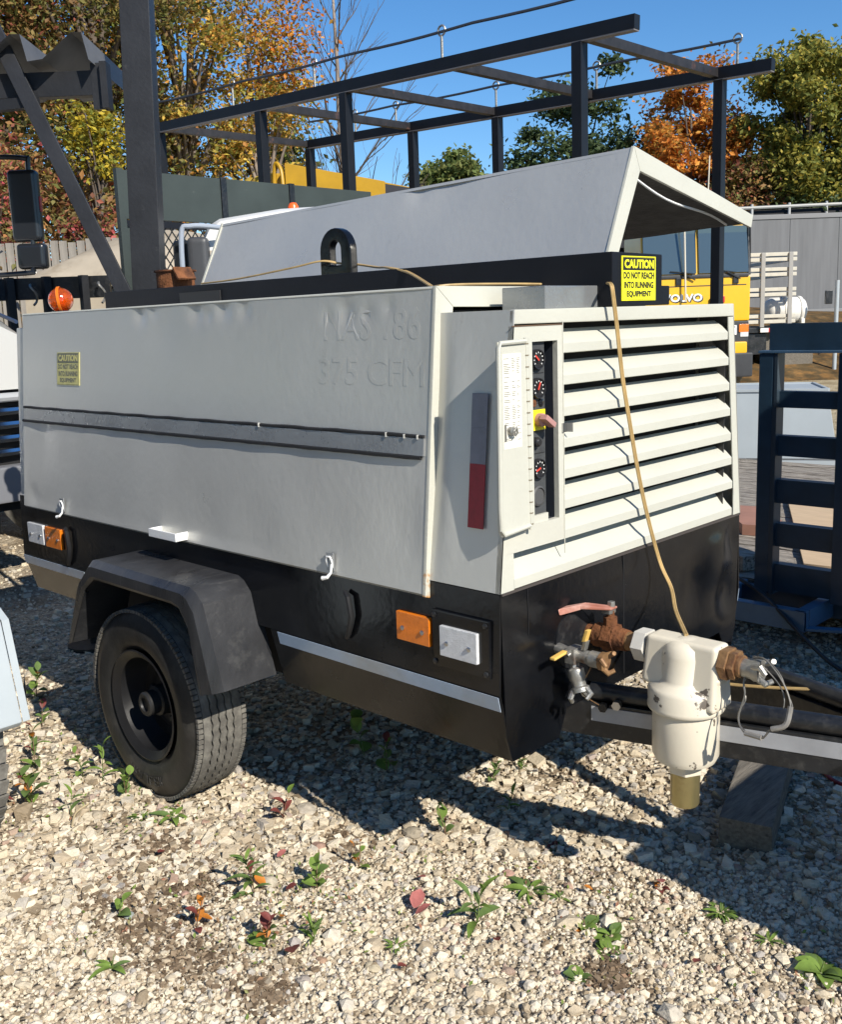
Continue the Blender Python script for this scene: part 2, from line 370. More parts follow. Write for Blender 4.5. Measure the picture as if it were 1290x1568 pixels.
P1 = polar_pts(64000, 1.35, 3.0, 0.6); s1 = np.clip(rng.lognormal(math.log(.0052), .44, len(P1)), .0030, .024)
SOIL = [(-.93, -1.10, .13), (-.84, -1.30, .14), (-1.22, -1.02, .10), (-.60, -1.30, .10), (-1.05, -1.28, .09), (-.35, -1.25, .08), (.30, -.60, .06), (-.75, -.60, .06)]
keep = np.ones(len(P1), bool)
for (cx_, cy_, cr_) in SOIL:
    q_ = np.hypot((P1[:, 0]-cx_), (P1[:, 1]-cy_))/cr_
    keep &= (rng.uniform(0, 1, len(P1)) > .85*np.exp(-q_**2*1.2)) | (s1 < .0048)
P1 = P1[keep]; s1 = s1[keep]
P1[:, 2] = s1*rng.uniform(-.1, .55, len(P1))
PS = np.concatenate([np.c_[rng.normal(cx_, cr_*.6, 420), rng.normal(cy_, cr_*.6, 420), np.full(420, .004)] for (cx_, cy_, cr_) in SOIL]); sS = np.clip(rng.lognormal(math.log(.005), .45, len(PS)), .002, .013)
soil_m = M('soil_crumbs', (.2, .15, .1), .95, 0, .1, var=.3, vscale=80, island=[(0, (.10, .07, .045)), (.5, (.20, .145, .095)), (.85, (.28, .21, .14)), (1, (.40, .33, .24))])
o = stones_mesh('soil_crumbs', PS, sS, 8, rng, soil_m); o['kind'] = 'stuff'
o = stones_mesh('gravel', P1, s1, 12, rng, gravm); o['kind'] = 'stuff'
P2 = polar_pts(54000, 3.0, 10.5, 2.6); s2 = np.clip(rng.lognormal(math.log(.0092), .4, len(P2)), .0055, .036)
P2[:, 2] = s2*rng.uniform(-.1, .5, len(P2))
o = stones_mesh('gravel', P2, s2, 8, rng, gravm); o['kind'] = 'stuff'
PB = polar_pts(1100, 1.35, 4.5, 1.0); sB = np.clip(rng.lognormal(math.log(.015), .32, len(PB)), .010, .036); PB[:, 2] = sB*.25
o = stones_mesh('gravel', PB, sB, 12, rng, gravm, .5); o['kind'] = 'stuff'

def rust_corner():
    m = M('cream_paint_rust_corner', (.515, .51, .44), .42, var=.05, vscale=4, bump=.10)
    n = m.node_tree.nodes; L = m.node_tree.links.new; b = n['Principled BSDF']; src = b.inputs['Base Color'].links[0].from_socket
    tc = n.new('ShaderNodeTexCoord'); sp = n.new('ShaderNodeSeparateXYZ'); L(tc.outputs['Object'], sp.inputs[0])
    mr = n.new('ShaderNodeMapRange'); mr.inputs[1].default_value = 1.06; mr.inputs[2].default_value = .93; mr.inputs[3].default_value = 0; mr.inputs[4].default_value = .42; L(sp.outputs[2], mr.inputs[0])
    no = n.new('ShaderNodeTexNoise'); no.inputs['Scale'].default_value = 34; no.inputs['Detail'].default_value = 7; L(tc.outputs['Object'], no.inputs[0])
    ad = n.new('ShaderNodeMath'); L(mr.outputs[0], ad.inputs[0]); L(no.outputs[0], ad.inputs[1])
    m2 = n.new('ShaderNodeMapRange'); m2.inputs[1].default_value = .72; m2.inputs[2].default_value = .86; L(ad.outputs[0], m2.inputs[0])
    mx = n.new('ShaderNodeMixRGB'); L(m2.outputs[0], mx.inputs[0]); L(src, mx.inputs[1]); mx.inputs[2].default_value = (.45, .22, .06, 1); L(mx.outputs[0], b.inputs['Base Color'])
    return m
flange_m = rust_corner()
# ================================================================== THE COMPRESSOR TRAILER
T = thing('air_compressor', 'grey and cream towable air compressor with black skirt, louvred front and raised far door', 'air compressor', (-1.3, 0, 0))
XR, XF = -2.746, -.266              # rear and front end of the side doors
def door_y(z): return lerp(-.604, -.687, (1.802-z)/.839)
def front_y(z): return lerp(.591, .671, (1.734-z)/.731)
# body core and rear end
mb = MB(); mb.box(-2.80, -.285, -.50, .50, 1.0, 1.74); build('engine_bay', mb, dark, T)
mb = MB(); mb.prism([(-2.842, -.655, 1.0), (-2.842, .655, 1.0), (-2.842, .595, 1.745), (-2.842, -.595, 1.745)], (.088, 0, 0)); build('rear_panel', mb, silver, T, bevel=.006)
# near side door: dented skin
DENTS = [(-1.77, 1.772, .045, .011), (-1.68, 1.785, .03, .006), (-1.40, 1.775, .055, .012), (-1.33, 1.76, .03, .007), (-1.24, 1.78, .05, .012), (-1.12, 1.77, .04, .008), (-1.62, 1.70, .10, .006),
         (-.62, 1.745, .045, .009), (-.70, 1.735, .03, .005), (-.53, 1.74, .03, .006), (-.44, 1.755, .022, .005), (-2.55, 1.28, .10, .006), (-2.62, 1.16, .16, .006), (-1.30, 1.02, .16, .007), (-1.05, 1.05, .12, .006),
         (-.36, 1.15, .10, .006), (-2.66, 1.02, .05, .006), (-.8, 1.25, .4, .003), (-1.9, 1.12, .4, .004), (-1.2, 1.55, .4, .003), (-2.3, 1.5, .3, .003)]
def door_skin(u, v):
    x = lerp(XR, XF, u); z = lerp(1.802, .963, v); y = door_y(z); d = 0
    for (dx, dz, s, a) in DENTS:
        s *= .8 if s < .09 else 1; q = ((x-dx)**2+(z-dz)**2)/s**2
        if q < 9: d += (.75 if s < .09 else .6)*a*math.exp(-q)
    d += .0011*math.sin(x*5.1+z*2.3)+.0009*math.sin(x*2.2-z*6.1)
    e = min(1, min(u, 1-u)*60)*min(1, (1-v)*25)*min(1, v*40+.15)
    return (x, y+d*e, z)
mb = MB(); mb.grid(door_skin, 190, 64, (0, .012, 0))
door = build('side_door', mb, silver, T, smooth=50)
mb = MB(); mb.box(XR, XF, -.592, -.116, 1.787, 1.799); build('door_top', mb, silver, door, bevel=.003)
mb = MB(); mb.tube([(XR, -.600, 1.799), (XF-.002, -.600, 1.799)], .0055, 8); build('door_edge', mb, cream, door, label='pale rolled top edge of the side door')
mb = MB(); mb.box(XR+.004, XF-.006, -.684, -.668, .957, .966); build('door_hem', mb, M('hem_paint', (.30, .27, .21), .5, var=.2, vscale=20), door)
# cream end flange of the door: L shaped
mb = MB()
mb.prism([(XF-.001, -.606, 1.805), (XF-.001, -.690, .957), (XF-.001, -.640, .941), (XF-.001, -.577, 1.483), (XF-.001, -.539, 1.749)], (.013, 0, 0))
mb.prism([(XF-.001, -.605, 1.805), (XF-.001, -.537, 1.749), (XF-.001, -.128, 1.743), (XF-.001, -.128, 1.803)], (.012, 0, 0))
build('end_flange', mb, flange_m, door, bevel=.0025, label='cream end flange rusting at its bottom corner')
mb = MB(); mb.prism([(XF-.002, -.128, 1.741), (XF-.002, -.098, 1.741), (XF-.002, -.098, 1.822), (XF-.002, -.128, 1.815)], (.018, 0, 0)); build('flange_end', mb, cream, door, bevel=.002)
mb = MB(); mb.prism([(XF+.012, -.560, 1.475), (XF+.012, -.575, 1.478), (XF+.012, -.640, .99), (XF+.012, -.618, .99)], (.016, 0, 0)); build('seal_strip', mb, M('blue_grey_seal', (.16, .2, .22), .5), door)
# mid strip with black seams
def strip_y(z): return door_y(z)-.006
mb = MB()
mb.hexa([(XR+.016, strip_y(1.347), 1.347), (XF-.012, strip_y(1.347), 1.347), (XF-.012, strip_y(1.347)+.01, 1.347), (XR+.016, strip_y(1.347)+.01, 1.347),
         (XR+.016, strip_y(1.395), 1.395), (XF-.012, strip_y(1.395), 1.395), (XF-.012, strip_y(1.395)+.01, 1.395), (XR+.016, strip_y(1.395)+.01, 1.395)])
build('trim_strip', mb, silver2, door, label='bare silver trim strip along the side door')
mb = MB(); mb.tube([(XR+.014+i*.0613, strip_y(1.399)+.003+.001*math.sin(i*2.1), 1.400+.0012*math.sin(i*1.7)) for i in range(41)], .0055, 6); build('rubber_seam', mb, sealm, door)
mb = MB(); mb.tube([(XR+.006+i*.0613, strip_y(1.342)+.003+.001*math.sin(i*1.3), 1.341+.0008*math.sin(i*2.7)) for i in range(41)], .0066, 6); build('rubber_seam', mb, sealm, door)
for x in (-.30, -.352, -.425, -1.02):
    mb = MB(); l = rnd.uniform(.0015, .003); mb.box(x-l, x+l, strip_y(1.4)-.006, strip_y(1.4)+.004, 1.392, 1.4+rnd.uniform(.004, .009)); build('weld_bead', mb, silver, door, bevel=.0015)
# old raised lettering showing through the paint
nrm_x = V(1, 0, 0); up_d = V(0, .083, .839).normalized()
def door_text(s, x, z, wd, ht, ext, mat, nm, bold=0, lab=None):
    mb = text_mb(s, wd, ht, V(x, door_y(z), z), nrm_x, up_d, ext, bold); out_ = []
    for p in mb.v:
        y_ = door_skin((p[0]-XR)/(XF-XR), (1.802-p[2])/.839)[1]; out_.append((p[0], y_-.0004-max(0, -(p[1]-door_y(p[2]))), p[2]))
    mb.v = out_
    # every letter an object of its own
    par = list(range(len(mb.v)))
    def find(a):
        while par[a] != a: par[a] = par[par[a]]; a = par[a]
        return a
    for f in mb.f:
        for k in f[1:]: par[find(k)] = find(f[0])
    groups = {}
    for f in mb.f: groups.setdefault(find(f[0]), []).append(f)
    for fs_ in groups.values():
        ids = sorted({i for f in fs_ for i in f}); mp = {a: b for b, a in enumerate(ids)}; m2 = MB(); m2.add([mb.v[i] for i in ids], [tuple(mp[i] for i in f) for f in fs_])
        build(nm, m2, mat, door, nofix=True, smooth=0)
door_text('NAS 186', -.715, 1.665, .405, .088, .0003, silver, 'raised_letter', .014, 'ghost letters under the paint, upper line')
door_text('375 CFM', -.735, 1.535, .445, .080, .0003, silver, 'raised_letter', .014, 'ghost letters under the paint, lower line')
# faded caution sticker on the door
def sign(parent, o, xd, yd, wd, ht, bgm, inkm, nm, lab):
    o = V(*o); xd = V(*xd).normalized(); yd = V(*yd).normalized(); nd = xd.cross(yd)
    mb = MB(); mb.obox(o+xd*wd/2+yd*ht/2, xd*wd/2, yd*ht/2, nd*.0012); s = build(nm, mb, bgm, parent, label=lab)
    k = nd*.0016
    mb = MB(); mb.obox(o+xd*wd/2+yd*ht*.825+k, xd*wd*.465, yd*ht*.14, nd*.0006); build('heading_band', mb, inkm, s)
    build('lettering', text_mb('CAUTION', wd*.86, ht*.20, o+xd*wd*.07+yd*ht*.725+k*1.45, xd, yd, .0006, .045), bgm, s, nofix=True, smooth=0)
    for t, yy, ww in (('DO NOT REACH', .49, .90), ('INTO RUNNING', .275, .86), ('EQUIPMENT', .065, .72)):
        build('lettering', text_mb(t, wd*ww, ht*.155, o+xd*wd*(1-ww)/2+yd*ht*yy+k*.8, xd, yd, .0006, .042), inkm, s, nofix=True, smooth=0)
    for (a, b, c, d) in ((.02, .02, .96, .007), (.02, .973, .96, .007)):
        mb = MB(); mb.obox(o+xd*wd*.5+yd*ht*(b+d/2)+k*.7, xd*wd*c/2, yd*ht*d/2, nd*.0005); build('border_line', mb, inkm, s)
sign(door, (-2.42, door_y(1.503)-.0015, 1.503), (1, 0, 0), (0, .083, .839), .19, .134, signf, inkf, 'caution_sticker', 'faded yellow caution sticker at the rear of the side door')
# latches and lifting bracket
for x in (-2.375, -.654):
    y = door_y(.995)-.004
    mb = MB(); mb.tube([(x-.014, y-.002, .985), (x-.016, y-.012, 1.015), (x-.010, y-.014, 1.032), (x+.010, y-.014, 1.034), (x+.018, y-.012, 1.018), (x+.016, y-.004, .985)], .0052, 8)
    mb.v = [(x+(a-x)*.7, y+(b-y)*.6, .985+(c_-.985)*.7) for a, b, c_ in mb.v]; lt = build('door_latch', mb, white, door)
    mb = MB(); mb.tube([(x+.014, y-.010, 1.0), (x+.016, y-.018, .965), (x+.006, y-.034, .945), (x-.022, y-.040, .938)], [.006, .006, .008, .010], 8); mb.v = [(x+(a-x)*.7, y+(b-y)*.6, .985+(c_-.985)*.7) for a, b, c_ in mb.v]; build('latch_hook', mb, white, lt)
    mb = MB(); mb.obox((x+.001, y-.001, 1.002), (.016, 0, 0), (0, .003, 0), (0, 0, .028)); build('latch_plate', mb, silver2, lt, bevel=.001)
zb = .985; yb = door_y(zb)
mb = MB(); mb.box(-1.62, -1.44, yb-.050, yb-.043, zb-.016, zb+.014); mb.box(-1.62, -1.613, yb-.043, yb+.004, zb-.016, zb+.014); mb.box(-1.447, -1.44, yb-.043, yb+.004, zb-.016, zb+.014); mb.box(-1.62, -1.44, yb-.043, yb+.003, zb-.016, zb-.012)
build('pull_bracket', mb, white, door, bevel=.002, label='white square pull bracket at the door bottom')
# ---------------- front section
def ffront(y, z, x=0.): return (x, y, z)
def strip(poly, x0=-.016, x1=0.): # polygon in the YZ plane, given as (y,z)
    m_ = MB(); m_.prism([(x0, y, z) for y, z in poly], (x1-x0, 0, 0)); return m_
shell = build('front_shell', strip([(-front_y(1.697), 1.697), (front_y(1.692), 1.692), (front_y(1.734), 1.734), (-front_y(1.734), 1.734)]), cream, T, bevel=.004, label='cream top rail of the louvred front')
fy = front_y
build('frame_stile', strip([(.556, 1.690), (.618, 1.088), (.6185, 1.003), (fy(1.003), 1.003), (fy(1.690), 1.690)], -.005), cream, T, bevel=.0015)
# left panel in pieces round the gauge recess
GY0, GY1, GZ0, GZ1 = -.531, -.408, 1.165, 1.650
build('gauge_surround', strip([(-fy(1.692), 1.692), (-fy(GZ1), GZ1), (-.383, GZ1), (-.383, 1.692)]), cream, T)
build('gauge_surround', strip([(-fy(GZ1), GZ1), (-fy(GZ0), GZ0), (GY0, GZ0), (GY0, GZ1)]), cream, T)
build('gauge_surround', strip([(GY1, GZ1), (GY1, GZ0), (-.383, GZ0), (-.383, GZ1)]), cream, T)
build('gauge_surround', strip([(-fy(GZ0), GZ0), (-fy(1.103), 1.103), (-.383, 1.101), (-.383, GZ0)]), cream_r, T)
build('frame_stile', strip([(-fy(1.103), 1.103), (-fy(1.003), 1.003), (-.612, 1.003), (-.612, 1.103)]), cream, T)
mb = MB(); mb.box(-.0005, .0015, -.602, -.384, 1.6905, 1.6935); build('panel_seam', mb, M('rusty_seam', (.12, .07, .04), .8), T)
mb = MB(); mb.tube([(.001, -.3845, 1.70), (.001, -.3845, 1.06)], .0016, 6); build('panel_seam', mb, cream_r, T)
# louvres: sloped upper face, upright lip
LZ = [1.614, 1.528, 1.442, 1.355, 1.269, 1.184, 1.099]
def slat(z, y0, y1, top=.065):
    p = [(-.006, z), (0.0, z+.002), (.0, z+.026), (-.022, z+.047), (-.050, z+top), (-.052, z+top-.003), (-.024, z+.043), (-.003, z+.024), (-.006, z+.004)]
    m_ = MB(); m_.prism([(x, y0, zz) for x, zz in p], (0, y1-y0, 0)); return m_
for z in LZ:
    build('louvre_slat', slat(z, -.384, lerp(.545, .607, (1.690-z)/.602)+.001), cream, T, bevel=0)
build('bottom_louvre', slat(1.004, -.611, .606, .082), cream, T, label='cream bottom apron below the louvres')
mb = MB(); mb.box(-.13, -.12, -.56, .56, 1.0, 1.72); build('radiator_core', mb, dark, T)
mb = MB(); mb.box(-.115, -.018, .572, .576, 1.01, 1.72); build('inner_wall', mb, M('shaded_wall', (.03, .03, .03), .7), T)  # inner wall of the frame, its shade put into the dark colour
# sides and roof of the front section
def side_skin(sgn):
    def f(u, v):
        x = lerp(-.30, 0, u); z = lerp(1.733, 1.003, v); y = fy(z)
        b = .005*math.exp(-((u-.36)/.16)**2)-.012*math.exp(-((u-.05)/.16)**2); b *= min(1, v*4)*min(1, (1-v)*3)
        return (x, sgn*(y+b*min(1, (1-u)*6)), z)
    return f
for sgn in (-1, 1):
    mb = MB(); mb.grid(side_skin(sgn), 24, 20, (0, -sgn*.004, 0))
    build('front_side_panel', mb, silver, T, smooth=60)
mb = MB(); mb.box(-.30, -.016, -.588, .588, 1.728, 1.7335); build('front_roof', mb, cream, T)
# reflective tape: red below, white above with shade put into its grey
def tp(u, z): return (lerp(-.120, -.066, u)+.004*(1.522-z)/.35, -fy(z)-.0085, z)
def tape(z0, z1, mat, nm, lab):
    m_ = MB(); m_.grid(lambda u, v: tp(u, lerp(z0, z1, v)), 2, 8, (0, .002, 0)); return build(nm, m_, mat, T, label=lab)
tape(1.522, 1.434, tapeg, 'reflective_tape', 'white half of the reflective tape, greyed as in shade, upper piece'); tape(1.4335, 1.338, tapeg, 'reflective_tape', 'white half of the reflective tape, greyed as in shade, lower piece'); tape(1.3375, 1.168, taper, 'reflective_tape', 'red half of the reflective tape')
# grey block beside the spine
mb = MB(); mb.box(-.20, -.05, -.394, -.108, 1.7345, 1.796); build('roof_block', mb, grey if False else silver2, T, bevel=.003)
# gauge recess
mb = MB()
mb.box(-.12, -.016, GY1, GY1+.004, GZ0-.004, GZ1+.004); mb.box(-.064, -.016, GY0-.004, GY0, GZ0-.004, GZ1+.004)
mb.box(-.064, -.016, GY0, GY1, GZ1, GZ1+.004); mb.box(-.064, -.016, GY0, GY1, GZ0-.004, GZ0)
build('gauge_recess', mb, M('recess_shade_blue', (.025, .03, .04), .5), T)  # recess walls, shade put into the dark blue
mb = MB(); mb.box(-.030, -.013, GY0-.002, -.450, GZ0+.022, GZ1); gp = build('gauge_panel', mb, M('gauge_panel_grey', (.055, .058, .06), .55, var=.3, vscale=30), T, bevel=.001)
mb = MB(); mb.box(-.040, -.006, GY0, -.450, GZ0, GZ0+.021); build('sill', mb, cream_r, T)
gx = -.013; gy = -.489
gl = M('gauge_glass_black', (.012, .012, .014), .12, coat=.6); needle = M('needle_red', (.7, .06, .04), .5); tick = M('tick_white', (.65, .65, .62), .5); bez = M('bezel', (.02, .02, .022), .35)
def gauge(z, r, pointer):
    m_ = MB(); m_.lathe([(r, 0), (r, .010), (r*.94, .014), (r*.86, .0135), (r*.84, .008)], (gx, gy, z), (1, 0, 0), 28)
    g = build('gauge', m_, bez, gp); m_ = MB(); m_.lathe([(r*.85, .0075), (1e-3, .0085)], (gx, gy, z), (1, 0, 0), 28); build('gauge_face', m_, gl, g)
    if pointer is not None:
        m_ = MB(); d = V(0, math.cos(pointer), math.sin(pointer)); c = V(gx+.0105, gy, z); m_.bar(c-d*r*.15, c+d*r*.62, .004, .0015, (1, 0, 0)); build('needle', m_, needle, g)
        m_ = MB()
        for k in range(9):
            a = R(-40+k*32); d = V(0, math.cos(a), math.sin(a)); m_.bar(c+d*r*.60, c+d*r*.76, .0028, .001, (1, 0, 0))
        build('dial_marks', m_, tick, g)
gauge(1.603, .027, R(140)); gauge(1.527, .028, R(65)); gauge(1.312, .027, R(200))
m_ = MB(); m_.lathe([(.028, 0), (.028, .006), (.023, .009), (.022, .005), (.001, .005)], (gx, gy, 1.237), (1, 0, 0), 28); build('blank_cover', m_, M('blank_grey', (.07, .07, .07), .6), gp)
m_ = MB(); m_.box(gx, gx+.005, GY0+.002, -.455, 1.415, 1.47); yk = build('switch_plate', m_, M('switch_yellow', (.8, .66, .02), .45), gp, bevel=.001)
pk = M('faded_red_knob', (.42, .22, .20), .55, var=.2)
m_ = MB(); m_.lathe([(.018, 0), (.018, .016), (.014, .022)], (gx+.005, gy+.003, 1.443), (1, 0, 0), 20); m_.obox((gx+.036, gy+.004, 1.441), (.012, 0, 0), (0, .020, -.013), (0, .004, .006)); build('rotary_switch', m_, pk, gp, bevel=.002)
m_ = MB(); m_.lathe([(.013, 0), (.013, .014), (.009, .02)], (gx, gy-.01, 1.385), (1, 0, 0), 16); build('push_button', m_, bez, gp, bevel=.001)
for yy, mm in ((gy-.014, rust), (gy+.020, gl)):
    m_ = MB(); m_.lathe([(.010, 0), (.010, .005), (.007, .006)], (gx, yy, 1.488), (1, 0, 0), 14); build('indicator', m_, mm, gp)
for zz in (1.566, 1.487, 1.507, 1.46, 1.41, 1.352):
    m_ = MB(); m_.box(gx, gx+.0012, GY0+.002, -.455, zz, zz+.0016); build('panel_line', m_, bez, gp)
# little gauge door, swung open flat against the corner
m_ = MB(); m_.prism([(.012, -.682, 1.655), (.012, -.690, 1.235), (.012, -.688, 1.175), (.012, -.678, 1.160), (.012, -.562, 1.168), (.012, -.571, 1.658)], (.006, 0, 0)); gd = build('gauge_door', m_, cream, T, label='small cream gauge door swung open')
m_ = MB(); m_.tube([(.021, -.574, 1.654), (.021, -.676, 1.652), (.021, -.681, 1.640), (.021, -.687, 1.235), (.021, -.684, 1.178), (.021, -.674, 1.165), (.021, -.566, 1.172)], .006, 8); build('door_lip', m_, cream, gd)
m_ = MB(); m_.tube([(.016, -.566, 1.662), (.016, -.556, 1.160)], .0062, 10); build('hinge', m_, cream, gd)
m_ = MB()
for k in range(17):
    t = (k+.5)/17; c = V(.0165, lerp(-.566, -.556, t), lerp(1.662, 1.160, t)); m_.tube([c-V(0, 0, .0016), c+V(0, 0, .0016)], .0068, 10)
hk = build('hinge_knuckle_gaps', m_, M('hinge_gap', (.2, .17, .12), .8), gd); hk['kind'] = 'stuff'
m_ = MB(); m_.box(.008, .011, -.554, -.533, 1.17, 1.655); build('hinge_leaf', m_, cream, gd)
m_ = MB(); m_.box(.0175, .0184, -.664, -.590, 1.385, 1.625); lb = build('instruction_label', m_, M('label_paper', (.72, .70, .62), .5), gd)
inkl = M('label_print', (.20, .19, .16), .6)
zz = 1.612; m_ = MB()
while zz > 1.395:
    for (ya, yb2) in ((-.660, -.632), (-.628, -.612), (-.608, -.594)):
        if rnd.random() < .8: m_.box(.0184, .0188, ya, ya+(yb2-ya)*rnd.uniform(.5, 1), zz, zz+.0016)
    zz -= rnd.choice((.0045, .0045, .0045, .011))
build('fine_print', m_, inkl, lb)
m_ = MB(); m_.lathe([(.011, 0), (.011, .012), (.004, .014)], (.018, -.640, 1.43), (1, 0, 0), 16); m_.tube([(.03, -.640, 1.43), (.034, -.632, 1.44), (.034, -.628, 1.425), (.032, -.636, 1.418)], .003, 6); m_.box(.018, .021, -.662, -.656, 1.405, 1.448); build('door_lock', m_, galv, gd)
m_ = MB(); m_.prism([(.0005, -.392, 1.400), (.0005, -.368, 1.400), (.0005, -.368, 1.425), (.0005, -.392, 1.425)], (.004, 0, 0)); m_.box(.004, .02, -.372, -.368, 1.400, 1.425); build('latch_keeper', m_, steel, T)
# ---------------- black spine, bail eye, exhaust, caution sign
m_ = MB(); m_.hexa([(-2.85, -.144, 1.735), (0, -.144, 1.7355), (0, .128, 1.7355), (-2.85, .165, 1.735), (-2.85, -.144, 1.899), (0, -.144, 1.888), (0, .128, 1.885), (-2.85, .165, 1.897)])
spine = build('spine', m_, spine_m, T, bevel=.004)
m_ = MB(); m_.box(-.05, -.002, .129, .176, 1.7355, 1.793); build('spine_step', m_, spine_m, spine, bevel=.003)
m_ = MB(); m_.box(-2.2, -1.9, -.150, -.1445, 1.80, 1.868); build('spine_cover_plate', m_, M('cover_black', (.02, .02, .021), .45), spine)
sign(T, (.0015, -.098, 1.750), (0, 1, 0), (0, 0, 1), .184, .127, signy, ink, 'caution_sign', 'bright yellow caution sign on the end of the black spine')
# lifting eye: plate with a slot
def stadium(r, hgt, n=14): return [(r*math.cos(t), hgt+r*math.sin(t)) for t in [math.pi*i/n for i in range(n+1)]]
out = [(.085, -.01)]+stadium(.085, .085)+[(-.085, -.01)]; inn = [(.032, .035)]+stadium(.032, .092)+[(-.032, .035)]
ex, ez = -1.255, 1.893
def ring_plate(out, inn, org, ud, vd, nd, th):
    m_ = MB(); n = len(out); o_ = V(*org); ud, vd, nd = V(*ud), V(*vd), V(*nd)
    P_ = [[o_+ud*a+vd*b+nd*k for a, b in ring] for k in (-th/2, th/2) for ring in (out, inn)]
    vs = P_[0]+P_[1]+P_[2]+P_[3]; fs = []
    for i in range(n-1+1):
        j = (i+1) % n
        fs += [(i, j, n+j, n+i), (2*n+j, 2*n+i, 3*n+i, 3*n+j), (j, i, 2*n+i, 2*n+j), (n+i, n+j, 3*n+j, 3*n+i)]
    return m_.add(vs, fs)
eye = ring_plate(out, inn, (ex, -.06, ez), (1, 0, 0), (0, 0, 1), (0, 1, 0), .036)
build('lifting_eye', eye, blackg, T, bevel=.006)
m_ = MB(); m_.lathe([(.088, 0), (.088, .085), (.080, .087), (.080, .02)], (-2.53, .05, 1.895), (0, 0, 1), 24); exh = build('exhaust_pipe', m_, rust, T)
m_ = MB(); m_.lathe([(.098, .083), (.098, .090), (.001, .090)], (-2.53, .05, 1.895), (0, 0, 1), 24); build('exhaust_collar', m_, rust, exh)
m_ = MB(); m_.obox((-2.425, .03, 1.965), (.020, 0, -.027), (0, .048, 0), (.004, 0, .004)); build('rain_flap', m_, rust, exh, bevel=.002)
# ---------------- far door, swung up on the spine
th = R(66); hy, hz, hx0, hx1 = .135, 1.80, -2.56, -.235
def G(x, y, z): # closed-door coordinates (y from hinge outward, z down negative) to opened world; the tired door sags a little at the rear
    k_ = (x-hx0)/(hx1-hx0); t_ = R(lerp(64, 66, k_)); cy, sy = math.cos(t_), math.sin(t_)
    return (hy+y*cy-z*sy, hz-.030*(1-k_)+y*sy+z*cy)
tw, sl_ = .488, .845
def gpt(x, y, z): a, b = G(x, y, z); return V(x, a, b)
m_ = MB()
def top_skin(u, v):
    x = lerp(hx0+.16*(1-v)*0, hx1, u); d = .0015*math.sin(x*4.3+v*3)+.001*math.sin(x*9-v*5)
    for (dx, dv, s, a) in ((-1.20, .97, .05, .012), (-1.05, .93, .12, .008), (-.6, .5, .4, .004), (-1.9, .6, .4, .004)):
        q = ((x-dx)**2+((v-dv)*tw)**2)/s**2
        if q < 9: d -= .6*a*math.exp(-q)
    return gpt(x, v*tw, d)
m_.grid(top_skin, 90, 24, gpt(0, 0, -.012)-gpt(0, 0, 0))
far = build('far_door', m_, silver, T, smooth=50, label='far side door swung up over the spine, grey outside')
m_ = MB()
fl = .025
m_.hexa([gpt(hx0, tw-.012, 0), gpt(hx1, tw-.012, 0), gpt(hx1, tw, 0), gpt(hx0, tw, 0), gpt(hx0, tw+.170, -sl_), gpt(hx1, tw+.170, -sl_), gpt(hx1, tw+.182, -sl_), gpt(hx0, tw+.182, -sl_)])
build('far_door_side', m_, silver, far)
m_ = MB()
def fl_poly(x): return [gpt(x, -.02, .003), gpt(x, tw+.003, .003), gpt(x, tw+.187, -sl_-.005), gpt(x, tw+.138, -sl_-.012), gpt(x, tw-.052, -.062), gpt(x, -.02, -.048)]
p0 = fl_poly(hx1-.004); e = V(.013, 0, 0)
m_.prism([p0[0], p0[1], p0[4], p0[5]], e); m_.prism([p0[1], p0[2], p0[3], p0[4]], e)
build('far_end_flange', m_, cream, far, bevel=.003, label='cream end flange of the raised door')
m_ = MB(); m_.prism(fl_poly(hx0), (.01, 0, 0)) if False else None
m_ = MB(); q0 = fl_poly(hx0+.002); m_.prism([q0[0], q0[1], q0[4], q0[5]], e); m_.prism([q0[1], q0[2], q0[3], q0[4]], e); build('far_rear_flange', m_, cream, far)
m_ = MB()
def foam(u, v):
    x = lerp(hx0+.015, hx1-.012, u); t = v*(tw-.02+sl_-.02)
    b = .012*math.sin(u*9)*math.sin(v*7)+.006*math.sin(u*23+v*11)
    if t < tw-.06: return gpt(x, t, -.03+b*.5)
    s = (t-(tw-.06))*.93; return gpt(x, lerp(tw-.045, tw+.150, s/sl_)+b*.4, -.03-s)
m_.grid(foam, 60, 40, gpt(0, 0, .012)-gpt(0, 0, 0)); build('sound_lining', m_, foamd, far, smooth=60, label='sagging dark lining inside the raised door')
m_ = MB(); m_.tube([gpt(hx1-.012, tw-.070+.0175*i, -.075-.07*i)+V(-.004*i, 0, -.014*math.sin(i*.55)) for i in range(11)], .0045, 6); build('lining_edge', m_, white, far)
m_ = MB(); m_.box(hx0, hx1, 0, 0, 0, 0) if False else None
m_ = MB(); m_.tube([gpt(hx0, tw+.176, -sl_), gpt(hx1+.006, tw+.176, -sl_)], .007, 6); build('far_door_hem', m_, cream, far)
